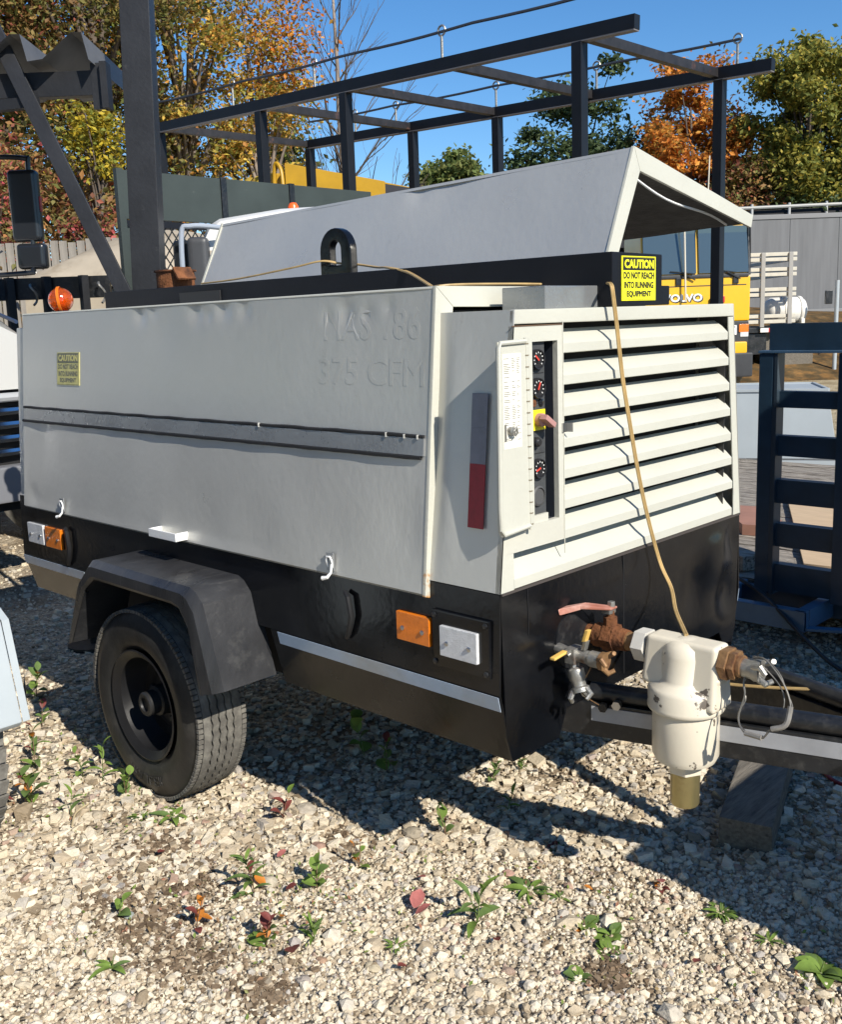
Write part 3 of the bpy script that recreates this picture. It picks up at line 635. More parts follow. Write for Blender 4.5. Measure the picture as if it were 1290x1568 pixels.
# ---------------- black skirt
def plate_yz(x0, x1, pts, sgn, th_=.006):
    m_ = MB()
    for (ya, za), (yb_, zb_) in zip(pts[:-1], pts[1:]):
        a = [(x0, sgn*ya, za), (x1, sgn*ya, za), (x1, sgn*yb_, zb_), (x0, sgn*yb_, zb_)]
        m_.hexa([V(*p) for p in a]+[V(*p)-V(0, sgn*th_, 0) for p in a])
    return m_
for sgn in (-1, 1):
    build('skirt_side', plate_yz(-2.82, -.003, [(.670, 1.0), (.679, .7235)], sgn), blackg, T)
    build('lower_skirt', plate_yz(-.99, -.003, [(.6795, .7225), (.630, .522)], sgn), blackg, T)
    build('lower_skirt', plate_yz(-2.82, -2.22, [(.6795, .7225), (.630, .560)], sgn), blackg, T)
    s = build('reflective_strip', plate_yz(-.948, -.004, [(.6845, .721), (.6745, .678)], sgn, .002), tapew, T, label='pale reflective strip on the front lower skirt' if sgn < 0 else None)
    build('reflective_strip', plate_yz(-2.815, -2.25, [(.6845, .727), (.6765, .688)], sgn, .002), tapew, T)
def dent_front(u, v):
    y = lerp(-.668, .668, u); z = lerp(1.0, .60, v); k = 1-.0*v; yy = y*lerp(1, .98, v)
    d = 0
    for (a, b, s, t) in ((.50, .86, .11, .022), (.36, .80, .10, -.012), (.58, .74, .08, -.02), (.48, .66, .12, .014), (-.2, .85, .3, .004), (.62, .92, .06, -.012), (.25, .9, .12, .004)):
        d += t*math.exp(-((y-a)**2+(z-b)**2)/s**2)
    if abs(y) > .62: d *= max(0, (.668-abs(y))/.048)
    return (-.002+d*min(1, v*6), yy, z)
m_ = MB(); m_.grid(dent_front, 70, 24, (-.006, 0, 0)); fs = build('skirt_front', m_, blackg, T, smooth=60, label='dented gloss black front skirt')
m_ = MB(); m_.prism([(-.008, -.6555, .6005), (-.008, -.630, .522), (-.008, -.417, .520), (-.008, -.378, .6005)], (.006, 0, 0)); build('skirt_toe', m_, blackg, T)
m_ = MB(); m_.box(-.062, -.052, .21, .60, .36, .60); build('shade_pan', m_, dark, T)  # added plate, blocks the sun to darken the gravel behind
m_ = MB(); m_.prism([(-.008, .6555, .6005), (-.008, .630, .535), (-.008, .56, .55), (-.008, .53, .6005)], (.006, 0, 0)); build('skirt_toe', m_, blackg, T)
m_ = MB(); m_.tube([(.001, -.086, .998), (.001, -.083, .62)], .0018, 6); m_.tube([(.0, -.555, .998), (.0, -.553, .86)], .001, 6); build('skirt_seam', m_, dark, fs)
m_ = MB(); m_.box(-.006, .003, -.665, .665, .9965, 1.0035); build('belt_line', m_, M('belt_dirty', (.06, .05, .045), .6), T)
m_ = MB(); m_.lathe([(.085, -.004), (.085, .003), (.075, .003)], (.001, -.35, .80), (1, 0, 0), 26); build('port_ring', m_, blackd, fs)
m_ = MB(); m_.lathe([(.076, .0022), (.001, .0022)], (.001, -.35, .80), (1, 0, 0), 26); build('port_dark_disc', m_, dark, fs)  # flat near-black disc painted in for the shaded opening
# reflectors
def reflector(x0, x1, z0, z1, mat, nm, lab, y=-.6775):
    m_ = MB(); m_.box(x0, x1, y-.010, y+.004, z0, z1); r_ = build(nm, m_, mat, T, bevel=.003, label=lab)
    for fx in (.2, .8):
        m_ = MB(); m_.lathe([(.007, 0), (.007, .003), (.004, .005)], (lerp(x0, x1, fx), y-.010, lerp(z0, z1, .45)), (0, -1, 0), 10); build('screw', m_, steel if mat is not None else steel, r_)
reflector(-.378, -.248, .812, .897, amber, 'amber_reflector', 'amber reflector on the front skirt')
m_ = MB(); m_.box(-.240, -.030, -.6845, -.672, .764, .927); lp_ = build('lamp_plate', m_, blackg, T, bevel=.006)
for (a, b) in ((-.228, .778), (-.042, .778), (-.228, .913), (-.042, .913)):
    m_ = MB(); m_.lathe([(.008, 0), (.008, .004), (.004, .006)], (a, -.6845, b), (0, -1, 0), 6); build('bolt', m_, blackd, lp_)
reflector(-.201, -.066, .802, .888, clear, 'clear_reflector', 'clear reflector on the front lamp plate', -.6855)
reflector(-2.737, -2.590, .798, .887, clear, 'clear_reflector', 'clear reflector at the rear of the skirt')
reflector(-2.570, -2.428, .797, .886, amber, 'amber_reflector', 'amber reflector at the rear of the skirt')
for x, z0, z1 in ((-.58, .77, .915), (-2.36, .74, .90)):
    m_ = MB(); m_.tube([(x-.02, -.683, z1), (x, -.690, z1-.012), (x+.012, -.690, lerp(z1, z0, .5)), (x-.004, -.690, z0+.02), (x-.02, -.684, z0)], [.007, .009, .010, .009, .007], 8); build('rubber_catch', m_, M('catch_rubber', (.008, .008, .009), .6), T)
# ---------------- running gear
WX, WZ, WR = -1.588, .352, .368
def add_wheel(parent, sgn):
    yo, yi = sgn*.846, sgn*.625; Wd = abs(yo-yi)
    ax = (0, sgn, 0); o_ = (WX, sgn*.7355, WZ); h = Wd/2
    root = MB(); root.lathe([(.205, -h+.03), (.235, -h+.004), (.29, -h-.004), (.325, -h+.008), (WR-.012, -h+.022), (WR-.004, -h+.03)], o_, ax, 64, cap=False)
    root.lathe([(WR-.004, h-.03), (WR-.012, h-.022), (.325, h-.008), (.29, h+.004), (.235, h-.004), (.205, h-.03)], o_, ax, 64, cap=False)
    root.lathe([(WR-.012, -h+.03), (WR-.012, h-.03)], o_, ax, 64, cap=False)
    wh = build('wheel', root, rubwall, parent, smooth=60)
    # tread: five ribs with notched edges, shoulder lugs
    nseg = 112
    ribs = [(-.082, -.046), (-.040, -.016), (-.010, .014), (.020, .044), (.050, .082)]
    m_ = MB()
    for ri, (a, b) in enumerate(ribs):
        vs = []
        for k in range(nseg):
            t = 2*math.pi*k/nseg; n_ = (.0026 if k % 2 else -.0022)
            crown = lambda q: WR-.0005-.9*q*q
            aa, bb = a+(n_ if ri > 0 else 0), b+(n_ if ri < 4 else 0)
            for (q, r_) in ((aa, WR-.012), (aa, crown(aa)), (bb, crown(bb)), (bb, WR-.012)):
                vs.append((o_[0]+r_*math.cos(t), o_[1]+sgn*q, o_[2]+r_*math.sin(t)))
        fs_ = []
        for k in range(nseg):
            j = (k+1) % nseg
            for c_ in range(3): fs_.append((k*4+c_, k*4+c_+1, j*4+c_+1, j*4+c_))
        m_.add(vs, fs_)
    for s2 in (-1, 1):
        for k in range(nseg):
            t = 2*math.pi*(k+.5)/nseg; d = V(math.cos(t), 0, math.sin(t)); tg = V(-math.sin(t), 0, math.cos(t))
            c_ = V(*o_)+d*(WR-.0125)+V(0, sgn*s2*.0905, 0)
            m_.obox(c_, tg*.0072, V(0, .011, 0)-d*.0035*s2*sgn*0, d*.0062)
    build('tread', m_, rubber, wh, smooth=25, nofix=True)
    m_ = MB(); m_.lathe([(.208, -.10), (.200, -.095), (.188, -.085), (.185, -.02), (.185, .085), (.205, .098), (.212, .106), (.206, .108), (.196, .10), (.178, .088), (.172, .03), (.160, -.005), (.12, -.012), (.10, .004), (.06, .006), (.06, -.004), (.001, -.004)], o_, ax, 48, cap=False)
    rim = build('rim', m_, M('rim_black', (.013, .013, .014), .4, var=.3, bump=.05), wh, smooth=40)
    m_ = MB(); m_.lathe([(.058, 0), (.056, .045), (.046, .05), (.046, .09), (.040, .096), (.028, .096), (.026, .085), (.001, .085)], o_, ax, 28); build('hub', m_, M('hub_black', (.018, .018, .018), .45), rim)
    for k in range(5):
        t = 2*math.pi*k/5+.3; m_ = MB(); m_.lathe([(.013, 0), (.013, .016), (.008, .02)], (o_[0]+.082*math.cos(t), o_[1], o_[2]+.082*math.sin(t)), ax, 6); build('wheel_nut', m_, blackd, rim)
    if sgn < 0: # raised lettering low on the sidewall
        tx = 'TRAILER'; 
        for i, ch in enumerate(tx):
            t = R(-112+i*7.2); d = V(math.cos(t), 0, math.sin(t)); tg = V(-math.sin(t), 0, math.cos(t))
            build('sidewall_letter', text_mb(ch, .020, .034, V(*o_)+d*(.318)+V(0, -h-.0015, 0)-tg*.010+d*.018, tg, -d, .0025, -.01), rubwall, wh, nofix=True, smooth=0) if False else build('sidewall_letter', text_mb(ch, .022, .034, V(*o_)+d*.268+V(0, -h-.006, 0)-tg*.011, tg, d*-1 if False else d, .003, -.01), rubwall, wh, nofix=True, smooth=0)
add_wheel(T, -1); add_wheel(T, 1)
m_ = MB(); m_.tube([(WX, -.64, WZ), (WX, .64, WZ)], .04, 14); m_.box(-2.7, -.1, -.42, -.36, .50, .60); m_.box(-2.7, -.1, .36, .42, .50, .60); m_.box(-2.6, -.15, -.5, .5, .605, .99)
m_.box(-2.21, -1.0, -.596, -.57, .53, .73); m_.box(-2.21, -1.0, .57, .596, .53, .73)  # wheel-well panels added near-black to keep the gap behind the tyre dark
build('chassis', m_, dark, T)
# fenders
FO = [(-2.022, .517), (-1.915, .765), (-1.895, .792), (-1.806, .878), (-1.780, .883), (-1.160, .879), (-1.128, .866), (-1.092, .832), (-1.005, .553)]
FI = [(-2.011, .519), (-1.872, .742), (-1.854, .765), (-1.786, .808), (-1.765, .811), (-1.262, .809), (-1.215, .800), (-1.168, .736), (-1.128, .518)]
def fender(sgn):
    n = len(FO); m_ = MB(); yo, yi, yc = sgn*.892, sgn*.655, sgn*.868
    rings = [[(x, yi, z) for x, z in FO], [(x, yc, z) for x, z in FO]]
    ch = []
    for (x, z), (x2, z2) in zip(FO, FI): ch.append((lerp(x, x2, .30), yo, lerp(z, z2, .30)))
    rings.append(ch); rings.append([(lerp(x, x2, .8), yo+sgn*.002, lerp(z, z2, .8)) for (x, z), (x2, z2) in zip(FO, FI)])
    rings.append([(x, yo-sgn*.010, z) for x, z in FI])
    vs = [p for r_ in rings for p in r_]; fs_ = [(r_*n+i, r_*n+i+1, (r_+1)*n+i+1, (r_+1)*n+i) for r_ in range(len(rings)-1) for i in range(n-1)]
    # inner shell
    N = len(vs); vs += [(x+(.008 if x > WX else -.008)*-1, yi, z-.008) for x, z in FO]+[(lerp(x, x2, .9), yo-sgn*.014, lerp(z, z2, .9)) for (x, z), (x2, z2) in zip(FO, FI)]
    fs_ += [(N+i, N+i+1, N+n+i+1, N+n+i) for i in range(n-1)]
    m_.add(vs, fs_); f = build('fender', m_, fender_m, T, smooth=24)
    m_ = MB(); m_.box(-1.66, -1.50, sgn*.70, sgn*.76, .858, .866); m_.tube([(-1.63, sgn*.73, .867), (-1.53, sgn*.73, .867)], .010, 8); build('fender_step', m_, blackg, f, bevel=.003)
fender(-1); fender(1)
# ---------------- drawbar: two channels meeting at the coupling
ntape = M('drawbar_tape', (.34, .35, .37), .35, .15, .5, var=.15, vscale=12, col2=(.12, .12, .12), mscale=22, thr=(.66, .72))
def dbar(sgn):
    f = lambda x: sgn*(.275-.29*x)
    a, b = V(-.25, f(-.25), .545), V(.97, f(.97), .545)
    m_ = MB(); m_.bar(a, b, .055, .105); d_ = build('drawbar', m_, blackd, T, bevel=.004)
    m_ = MB(); m_.tube([a+V(.26, -sgn*.26*.29, .078), b+V(0, 0, .078)], .027, 14); build('drawbar_pipe', m_, blackd, d_)
    nd = V(.29, sgn*1., 0).normalized(); dr = (b-a).normalized(); mid = a+dr*.73
    m_ = MB(); m_.obox(mid+nd*.029+V(0, 0, .020), dr*.45, V(0, 0, .022), nd*.0015); build('drawbar_tape', m_, ntape, d_, label='worn pale tape along the drawbar')
    for q in (.06, .10):
        m_ = MB(); m_.lathe([(.014, 0), (.014, .02)], a+dr*(.26+q)+V(0, 0, .03+.3*q)+nd*.03, nd, 6); build('bolt', m_, steel if q > .08 else blackg, d_)
dbar(-1); dbar(1)
m_ = MB(); m_.prism([(.80, -.07, .49), (1.12, -.03, .49), (1.12, .03, .49), (.80, .07, .49)], (0, 0, .12)); m_.lathe([(.06, 0), (.06, .03), (.035, .03), (.035, 0)], (1.17, 0, .53), (0, 0, 1), 20); build('coupling', m_, blackd, T)
m_ = MB(); m_.tube([(1.06, .0, .0), (1.06, .0, .62)], .03, 14); m_.box(1.0, 1.12, -.06, .06, 0.005, .02); build('jack_leg', m_, blackd, T)
# ---------------- water separator with its pipework
py_, pz = -.27, .800
m_ = MB(); m_.lathe([(.030, -.02), (.030, .03), (.036, .03), (.036, .085), (.031, .087)], (0.0, py_, pz), (1, 0, 0), 20); m_.lathe([(.042, .062), (.042, .098)], (0, py_, pz), (1, 0, 0), 6); m_.lathe([(.034, .098), (.030, .135)], (0, py_, pz), (1, 0, 0), 20)
m_.lathe([(.020, 0), (.020, .030), (.012, .032), (.012, .05)], (.075, py_, pz+.03), (0, 0, 1), 12)
valve = build('ball_valve', m_, rust, T, smooth=30, label='rusty ball valve feeding the separator')
m_ = MB(); m_.lathe([(.027, .10), (.027, .19)], (0, py_, pz), (1, 0, 0), 18); build('pipe_nipple', m_, rustl, valve)
m_ = MB(); m_.obox((.072, py_-.004, pz+.082), (.014, 0, 0), (0, .016, 0), (0, 0, .010)); m_.lathe([(.012, 0), (.012, .018)], (.078, py_, pz+.088), (0, 0, 1), 6); build('valve_stem', m_, galv, valve, bevel=.002)
m_ = MB(); m_.hexa([(.09, py_-.018, pz+.085), (.09, py_+.014, pz+.085), (.03, py_-.05, pz+.094), (.03, py_-.085, pz+.094), (.09, py_-.018, pz+.092), (.09, py_+.014, pz+.092), (.03, py_-.05, pz+.107), (.03, py_-.085, pz+.107)])
m_.hexa([(.03, py_-.085, pz+.092), (.03, py_-.05, pz+.092), (-.0+.005, py_-.115, pz+.086), (.005, py_-.150, pz+.086), (.03, py_-.085, pz+.108), (.03, py_-.05, pz+.108), (.0, py_-.108, pz+.106), (.0, py_-.150, pz+.104)])
build('valve_handle', m_, redp, valve, bevel=.003, label='faded red lever handle')
sx = .318
m_ = MB(); m_.lathe([(.05, .494), (.082, .502), (.0905, .520), (.0905, .628), (.088, .652)], (sx, py_, 0), (0, 0, 1), 40)
m_.lathe([(.101, .650), (.104, .655), (.104, .662), (.102, .668), (.103, .705), (.097, .716), (.075, .724), (.067, .735), (.066, .80), (.060, .826), (.045, .840), (.022, .846), (.001, .847)], (sx, py_, 0), (0, 0, 1), 40)
sep = build('water_separator', m_, ivory, T, smooth=50, label='chipped ivory water separator')
m_ = MB(); m_.hexa([(sx-.112, py_-.052, .715), (sx+.110, py_-.054, .665), (sx+.110, py_+.054, .665), (sx-.112, py_+.052, .715), (sx-.104, py_-.036, .846), (sx+.106, py_-.038, .845), (sx+.106, py_+.038, .845), (sx-.104, py_+.036, .846)])
m_.hexa([(sx+.055, py_-.030, .662), (sx+.085, py_-.030, .662), (sx+.085, py_+.03, .662), (sx+.055, py_+.03, .662), (sx+.08, py_-.04, .76), (sx+.114, py_-.04, .76), (sx+.114, py_+.04, .76), (sx+.08, py_+.04, .76)])
m_.hexa([(sx-.085, py_-.030, .70), (sx-.055, py_-.030, .70), (sx-.055, py_+.03, .70), (sx-.085, py_+.03, .70), (sx-.114, py_-.04, .76), (sx-.08, py_-.04, .76), (sx-.08, py_+.04, .76), (sx-.114, py_+.04, .76)])
build('separator_head', m_, ivory, sep, bevel=.017, seg=4, smooth=50)
m_ = MB(); m_.lathe([(.048, -.150), (.048, -.112)], (sx, py_, pz), (1, 0, 0), 6); build('port_nut', m_, M('pale_cast', (.55, .53, .48), .5, var=.2), sep, bevel=.003)
m_ = MB(); m_.lathe([(.049, .462), (.049, .498)], (sx, py_, 0), (0, 0, 1), 6); build('drain_nut', m_, ivory, sep, bevel=.004)
m_ = MB(); m_.lathe([(.037, .366), (.040, .372), (.040, .464)], (sx, py_, 0), (0, 0, 1), 28); build('drain_cup', m_, brass, sep, smooth=40)
m_ = MB(); m_.lathe([(.046, .108), (.046, .132), (.036, .134)], (sx, py_, pz), (1, 0, 0), 6); m_.lathe([(.041, .134), (.041, .152)], (sx, py_, pz), (1, 0, 0), 6); m_.lathe([(.03, .15), (.03, .165)], (sx, py_, pz), (1, 0, 0), 16); build('outlet_bushing', m_, rustl, sep, bevel=.003)
m_ = MB(); m_.lathe([(.024, .165), (.026, .19), (.030, .20), (.030, .215), (.018, .215), (.016, .205)], (sx, py_, pz-.002), (1, 0, 0), 18)
for a in (.5, 2.6, 4.7):
    m_.tube([V(sx+.20, py_, pz)+V(0, math.cos(a), math.sin(a))*.022, V(sx+.225, py_, pz)+V(0, math.cos(a), math.sin(a))*.034, V(sx+.238, py_, pz)+V(0, math.cos(a+.5), math.sin(a+.5))*.030], [.010, .009, .007], 8)
cf = build('hose_coupling', m_, galv, sep)
m_ = MB(); c0 = V(sx+.20, py_, pz+.02)
loop = [c0+V(-.01, 0, .010), c0+V(.03, -.012, .016), c0+V(.085, -.03, -.028), c0+V(.112, -.045, -.078), c0+V(.108, -.06, -.122), c0+V(.075, -.068, -.140), c0+V(.052, -.072, -.168), c0+V(.005, -.066, -.170), c0+V(-.022, -.05, -.142), c0+V(-.016, -.03, -.085), c0+V(-.026, -.016, -.05), c0+V(-.012, -.004, .0)]
def smoothp(p, n=5):
    out_ = []
    for i in range(len(p)-1):
        a, b, c_, d = V(*p[max(i-1, 0)]), V(*p[i]), V(*p[i+1]), V(*p[min(i+2, len(p)-1)])
        for k in range(n):
            t = k/n; out_.append(.5*((2*b)+(-a+c_)*t+(2*a-5*b+4*c_-d)*t*t+(-a+3*b-3*c_+d)*t**3))
    return out_+[V(*p[-1])]
m_.tube(smoothp(loop), .0024, 6); m_.tube([p+V(.004*math.sin(i*.9), .003, .004*math.cos(i*.9)) for i, p in enumerate(smoothp(loop))], .0014, 5); m_.tube(smoothp([c0+V(-.006, 0, .01), c0+V(.055, -.005, -.035), c0+V(.09, -.035, -.06), c0+V(.094, -.045, -.09)]), .0018, 6)
build('safety_whip', m_, M('whip_wire', (.2, .19, .17), .45, .5, var=.3, vscale=40), cf)
m_ = MB()
for a, b in ((3, 5), (6, 7)):
    m_.tube(smoothp(loop[a:b+1]), .0072, 8)
build('whip_ferrule', m_, M('ferrule', (.33, .31, .28), .5, .4, var=.3, vscale=30), cf)
# small air valves left of the separator
vx, vy, vz = 0., -.43, .788
m_ = MB(); m_.tube([(vx-.03, vy+.01, vz+.006), (.05, vy, vz), (.085, vy, vz)], .017, 12); m_.lathe([(.024, .05), (.024, .075)], (0, vy, vz), (1, 0, 0), 6); m_.lathe([(.018, .075), (.020, .115), (.023, .118), (.023, .15), (.018, .152)], (0, vy, vz), (1, 0, 0), 14)
m_.obox((.062, vy, vz), (.016, 0, 0), (0, .024, 0), (0, 0, .022))
sv = build('service_valve', m_, galv, T, bevel=.002, label='galvanised service valve cluster beside the port')
m_ = MB(); m_.lathe([(.022, .150), (.026, .152), (.026, .165), (.016, .165)], (0, vy, vz), (1, 0, 0), 14)
for a in (.6, 2.7, 4.8): m_.tube([V(.155, vy, vz)+V(0, math.cos(a), math.sin(a))*.02, V(.172, vy, vz)+V(0, math.cos(a), math.sin(a))*.032, V(.184, vy, vz)+V(0, math.cos(a+.5), math.sin(a+.5))*.028], [.009, .008, .006], 8)
build('hose_coupling', m_, rustl, sv)
b0 = V(.062, vy-.005, vz-.018); bd = V(.36, -.10, -.93).normalized()
m_ = MB(); m_.tube([b0, b0+bd*.02], .014, 10); m_.lathe([(.019, .018), (.024, .024), (.024, .05), (.020, .056), (.020, .07), (.027, .074), (.027, .086), (.015, .086), (.014, .07)], b0, bd, 14)
for a in (.6, 2.7, 4.8):
    u_ = bd.cross(V(1, 0, 0)).normalized(); w_ = bd.cross(u_); m_.tube([b0+bd*.08+(u_*math.cos(a)+w_*math.sin(a))*.022, b0+bd*.096+(u_*math.cos(a)+w_*math.sin(a))*.034, b0+bd*.108+(u_*math.cos(a+.5)+w_*math.sin(a+.5))*.03], [.009, .008, .006], 8)
build('drop_coupling', m_, galv, sv)
m_ = MB(); m_.tube([(.064, vy-.012, vz+.012), (.058, vy-.03, vz+.006)], .008, 8); m_.obox((.060, vy-.022, vz+.016), (.008, 0, 0), (0, .018, .002), (0, 0, .004)); build('lever_root', m_, galv, sv)
m_ = MB(); m_.obox((.056, vy-.064, vz+.013), (.0085, 0, 0), (0, .030, .003), (0, 0, .004)); build('valve_lever', m_, yelp, sv, bevel=.003, label='yellow lever pointing left')
m_ = MB(); m_.obox((.103, vy, vz+.062), (.006, 0, 0), (.0, .009, 0), (.006, 0, .018)); build('valve_lever', m_, yelp, sv, bevel=.003, label='yellow lever standing up')
m_ = MB(); m_.obox((.099, vy, vz+.034), (.006, 0, 0), (0, .009, 0), (.004, 0, .014)); build('lever_root', m_, galv, sv, bevel=.002)
m_ = MB(); m_.tube(smoothp([(.075, vy, vz-.02), (.10, vy+.004, vz-.012), (.118, vy+.0, vz-.02), (.106, vy-.01, vz-.055)]), .0018, 5); m_.tube(smoothp([b0+bd*.085, b0+bd*.10+V(.02, 0, .0), b0+bd*.10+V(.055, 0, -.01)]), .0016, 5); build('copper_tie', m_, rustl, sv)

# ------------------------------------------------------------------ the tan wire draped over the machine
pts = [(-2.10, -.10, 1.903), (-1.80, -.12, 1.908), (-1.44, -.13, 1.93), (-1.30, -.11, 1.945), (-1.255, -.06, 1.935), (-1.20, -.02, 1.928), (-1.05, -.06, 1.908), (-.93, -.13, 1.899), (-.80, -.158, 1.875), (-.55, -.30, 1.812), (-.36, -.50, 1.808), (-.31, -.45, 1.811), (-.275, -.25, 1.811), (-.24, -.12, 1.808), (-.15, -.10, 1.802), (-.055, -.12, 1.801), (-.01, -.150, 1.800), (.022, -.185, 1.792), (.030, -.190, 1.770),
       (.028, -.167, 1.679), (.026, -.134, 1.530), (.026, -.095, 1.394), (.026, -.052, 1.253), (.028, 0, 1.105), (.04, .055, .95), (.10, .02, .885), (.19, -.11, .862), (.28, -.225, .852), (.31, -.262, .849)]
m_ = MB(); m_.tube(smoothp(pts, 6), .0036, 6); m_.tube([p+V(.003, .005, .001) for p in smoothp(pts, 6)], .0030, 6)
tag(build('wire', m_, wirem), 'twin tan wire hanging down the louvres and looped through the lifting eye', 'wire')
m_ = MB(); m_.tube(smoothp([(.12, .06, .56), (.195, .08, .585), (.303, .09, .598), (.406, .10, .612), (.579, .11, .640), (.8, .14, .65), (1.1, .2, .5)]), .003, 6); m_.tube([p+V(.003, .003, .003) for p in smoothp([(.12, .06, .56), (.195, .08, .585), (.303, .09, .598), (.406, .10, .612), (.579, .11, .640), (.8, .14, .65), (1.1, .2, .5)])], .0035, 6)
tag(build('wire', m_, wirem), 'tan wire running off right from behind the ivory separator over the drawbar', 'wire')
# ================================================================== THE YARD ROUND THE MACHINE
def cube(name, x0, x1, y0, y1, z0, z1, mat, parent, bevel=.004, label=None):
    m_ = MB(); m_.box(x0, x1, y0, y1, z0, z1); return build(name, m_, mat, parent, bevel=bevel, label=label)
def simple_wheel(parent, c, ax, r, wd, rimmat=None, seg=32):
    m_ = MB(); h = wd/2; m_.lathe([(r*.60, -h*.8), (r*.85, -h), (r*.97, -h*.85), (r, -h*.6), (r, h*.6), (r*.97, h*.85), (r*.85, h), (r*.60, h*.8)], c, ax, seg, cap=False)
    t = build('wheel', m_, rubber, parent, smooth=40)
    m_ = MB(); m_.lathe([(r*.61, -h*.8), (r*.55, -h*.2), (r*.2, -h*.1), (.001, -h*.1)], c, ax, seg, cap=False); m_.lathe([(r*.61, h*.8), (r*.55, h*.2), (r*.3, h*.25), (r*.26, h*.7), (.001, h*.7)], c, ax, seg, cap=False)
    build('rim', m_, rimmat or blackd, t); return t
# --- timber block
m_ = MB(); m_.hexa([(.197, .165, 0), (.352, .232, 0), (.13, .90, 0), (-.03, .84, 0), (.206, .150, .118), (.366, .190, .118), (.142, .88, .118), (-.02, .82, .118)])
tag(build('timber_block', m_, timber, bevel=.006), 'dark square timber block lying under the drawbar', 'timber')
# --- low flatbed trailer with ladder ramp gate
F = thing('flatbed_trailer', 'low equipment trailer with weathered plank deck and navy ladder ramp gate', 'trailer', (-.8, 4.2, 0))
y = 2.36; k = 0
while y < 6.3:
    wd = .185; dz = rnd.uniform(-.004, .004)
    m_ = MB(); m_.hexa([(-3.0, y, .245), (.62, y+rnd.uniform(-.004, .004), .245), (.62, y+wd-.008, .245), (-3.0, y+wd-.008, .245), (-3.0, y, .285+dz), (.62, y, .285+dz+rnd.uniform(-.004, .004)), (.62, y+wd-.008, .285+dz+rnd.uniform(-.006, .004)), (-3.0, y+wd-.008, .285+dz)])
    build('deck_plank', m_, plankm, F, bevel=.003, seg=1); y += wd; k += 1
for nm, a, b in (('frame_channel', (-.80, 1.96, .23), (-.285, 1.96, .23)), ('frame_channel', (-.31, 1.99, .23), (-.31, 2.35, .23)), ('frame_channel', (-.80, 1.99, .23), (-.80, 2.35, .23)), ('frame_channel', (-3.03, 2.30, .22), (.62, 2.30, .22)), ('frame_channel', (-3.05, 2.3, .22), (-3.05, 6.3, .22)), ('frame_channel', (.66, 2.3, .22), (.66, 6.3, .22))):
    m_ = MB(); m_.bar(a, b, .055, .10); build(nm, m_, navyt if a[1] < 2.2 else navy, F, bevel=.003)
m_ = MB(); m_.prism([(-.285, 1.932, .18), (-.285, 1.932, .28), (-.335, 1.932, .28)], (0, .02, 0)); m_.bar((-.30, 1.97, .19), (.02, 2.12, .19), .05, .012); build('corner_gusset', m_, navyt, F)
rg = build('ramp_gate', MB().box(-.655, -.585, 2.170, 2.2, .27, 1.493), navy, F, bevel=.003, label='navy ladder ramp gate standing upright')
m_ = MB(); m_.box(-.575, -.560, 2.17, 2.25, .27, 1.493); m_.box(-.585, -.575, 2.172, 2.198, .28, 1.49); build('upright_web', m_, M('navy_web', (.03, .045, .06), .4), rg)
m_ = MB(); m_.box(-.262, -.19, 2.17, 2.25, .27, 1.493); build('upright', m_, navy, rg, bevel=.003)
for a, b in ((1.225, 1.306), (.983, 1.085), (.743, .863), (.519, .638), (.285, .427)):
    m_ = MB(); m_.box(-.560, -.262, 2.20, 2.206, a, b); m_.box(-.560, -.262, 2.206, 2.26, b-.006, b); build('rung', m_, navy, rg)
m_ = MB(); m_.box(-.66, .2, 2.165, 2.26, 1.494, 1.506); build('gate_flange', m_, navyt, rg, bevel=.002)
m_ = MB(); m_.box(-.62, .2, 2.20, 2.21, 1.507, 1.637); build('top_plate', m_, navy, rg, bevel=.002)
for y in (3.9, 4.6): simple_wheel(F, (.80, y, .3), (1, 0, 0), .3, .2); simple_wheel(F, (-3.2, y, .3), (1, 0, 0), .3, .2)
m_ = MB(); m_.hexa([(-1.611, 4.686, .30), (-.62, 2.70, .30), (-.30, 2.75, .30), (-.85, 4.40, .30), (-1.611, 4.686, .318), (-.62, 2.70, .318), (-.30, 2.75, .318), (-.85, 4.40, .318)])
tag(build('plywood_offcut', m_, plywood), 'tan plywood offcut lying on the weathered trailer deck', 'plywood')
m_ = MB(); m_.hexa([(-1.75, 3.85, .291), (-1.28, 3.30, .291), (-1.0, 3.36, .291), (-1.40, 3.92, .291), (-1.75, 3.85, .36), (-1.28, 3.30, .36), (-1.0, 3.36, .36), (-1.40, 3.92, .36)])
tag(build('red_board', m_, redwood), 'red brown board lying on the trailer deck behind the louvred front', 'board')
m_ = MB(); m_.hexa([(-1.20, 2.62, .291), (-.85, 2.44, .291), (-.79, 2.56, .291), (-1.14, 2.74, .291), (-1.20, 2.62, .375), (-.85, 2.44, .375), (-.79, 2.56, .375), (-1.14, 2.74, .375)])
tag(build('wood_stub', m_, plankm, bevel=.004), 'short grey wooden stub on the deck beside the ladder gate upright', 'wood')
m_ = MB(); m_.tube(smoothp([(-1.05, 2.5, .36), (-.707, 2.06, .375), (-.536, 2.0, .32), (-.399, 1.93, .26), (-.25, 1.90, .15), (-.1, 1.9, .05), (.1, 1.9, .015), (.5, 2.0, .015)]), .010, 8)
tag(build('air_hose', m_, blkhose), 'thin black hose trailing off the navy trailer frame', 'hose')
m_ = MB(); m_.tube(smoothp([(.12, 1.12, .01), (.179, 1.0, .012), (.238, .90, .012), (.33, .83, .012), (.5, .85, .012), (.8, 1.0, .012)]), .008, 8)
tag(build('cable', m_, redhose), 'red cable lying on the gravel at the right beyond the timber block', 'cable')
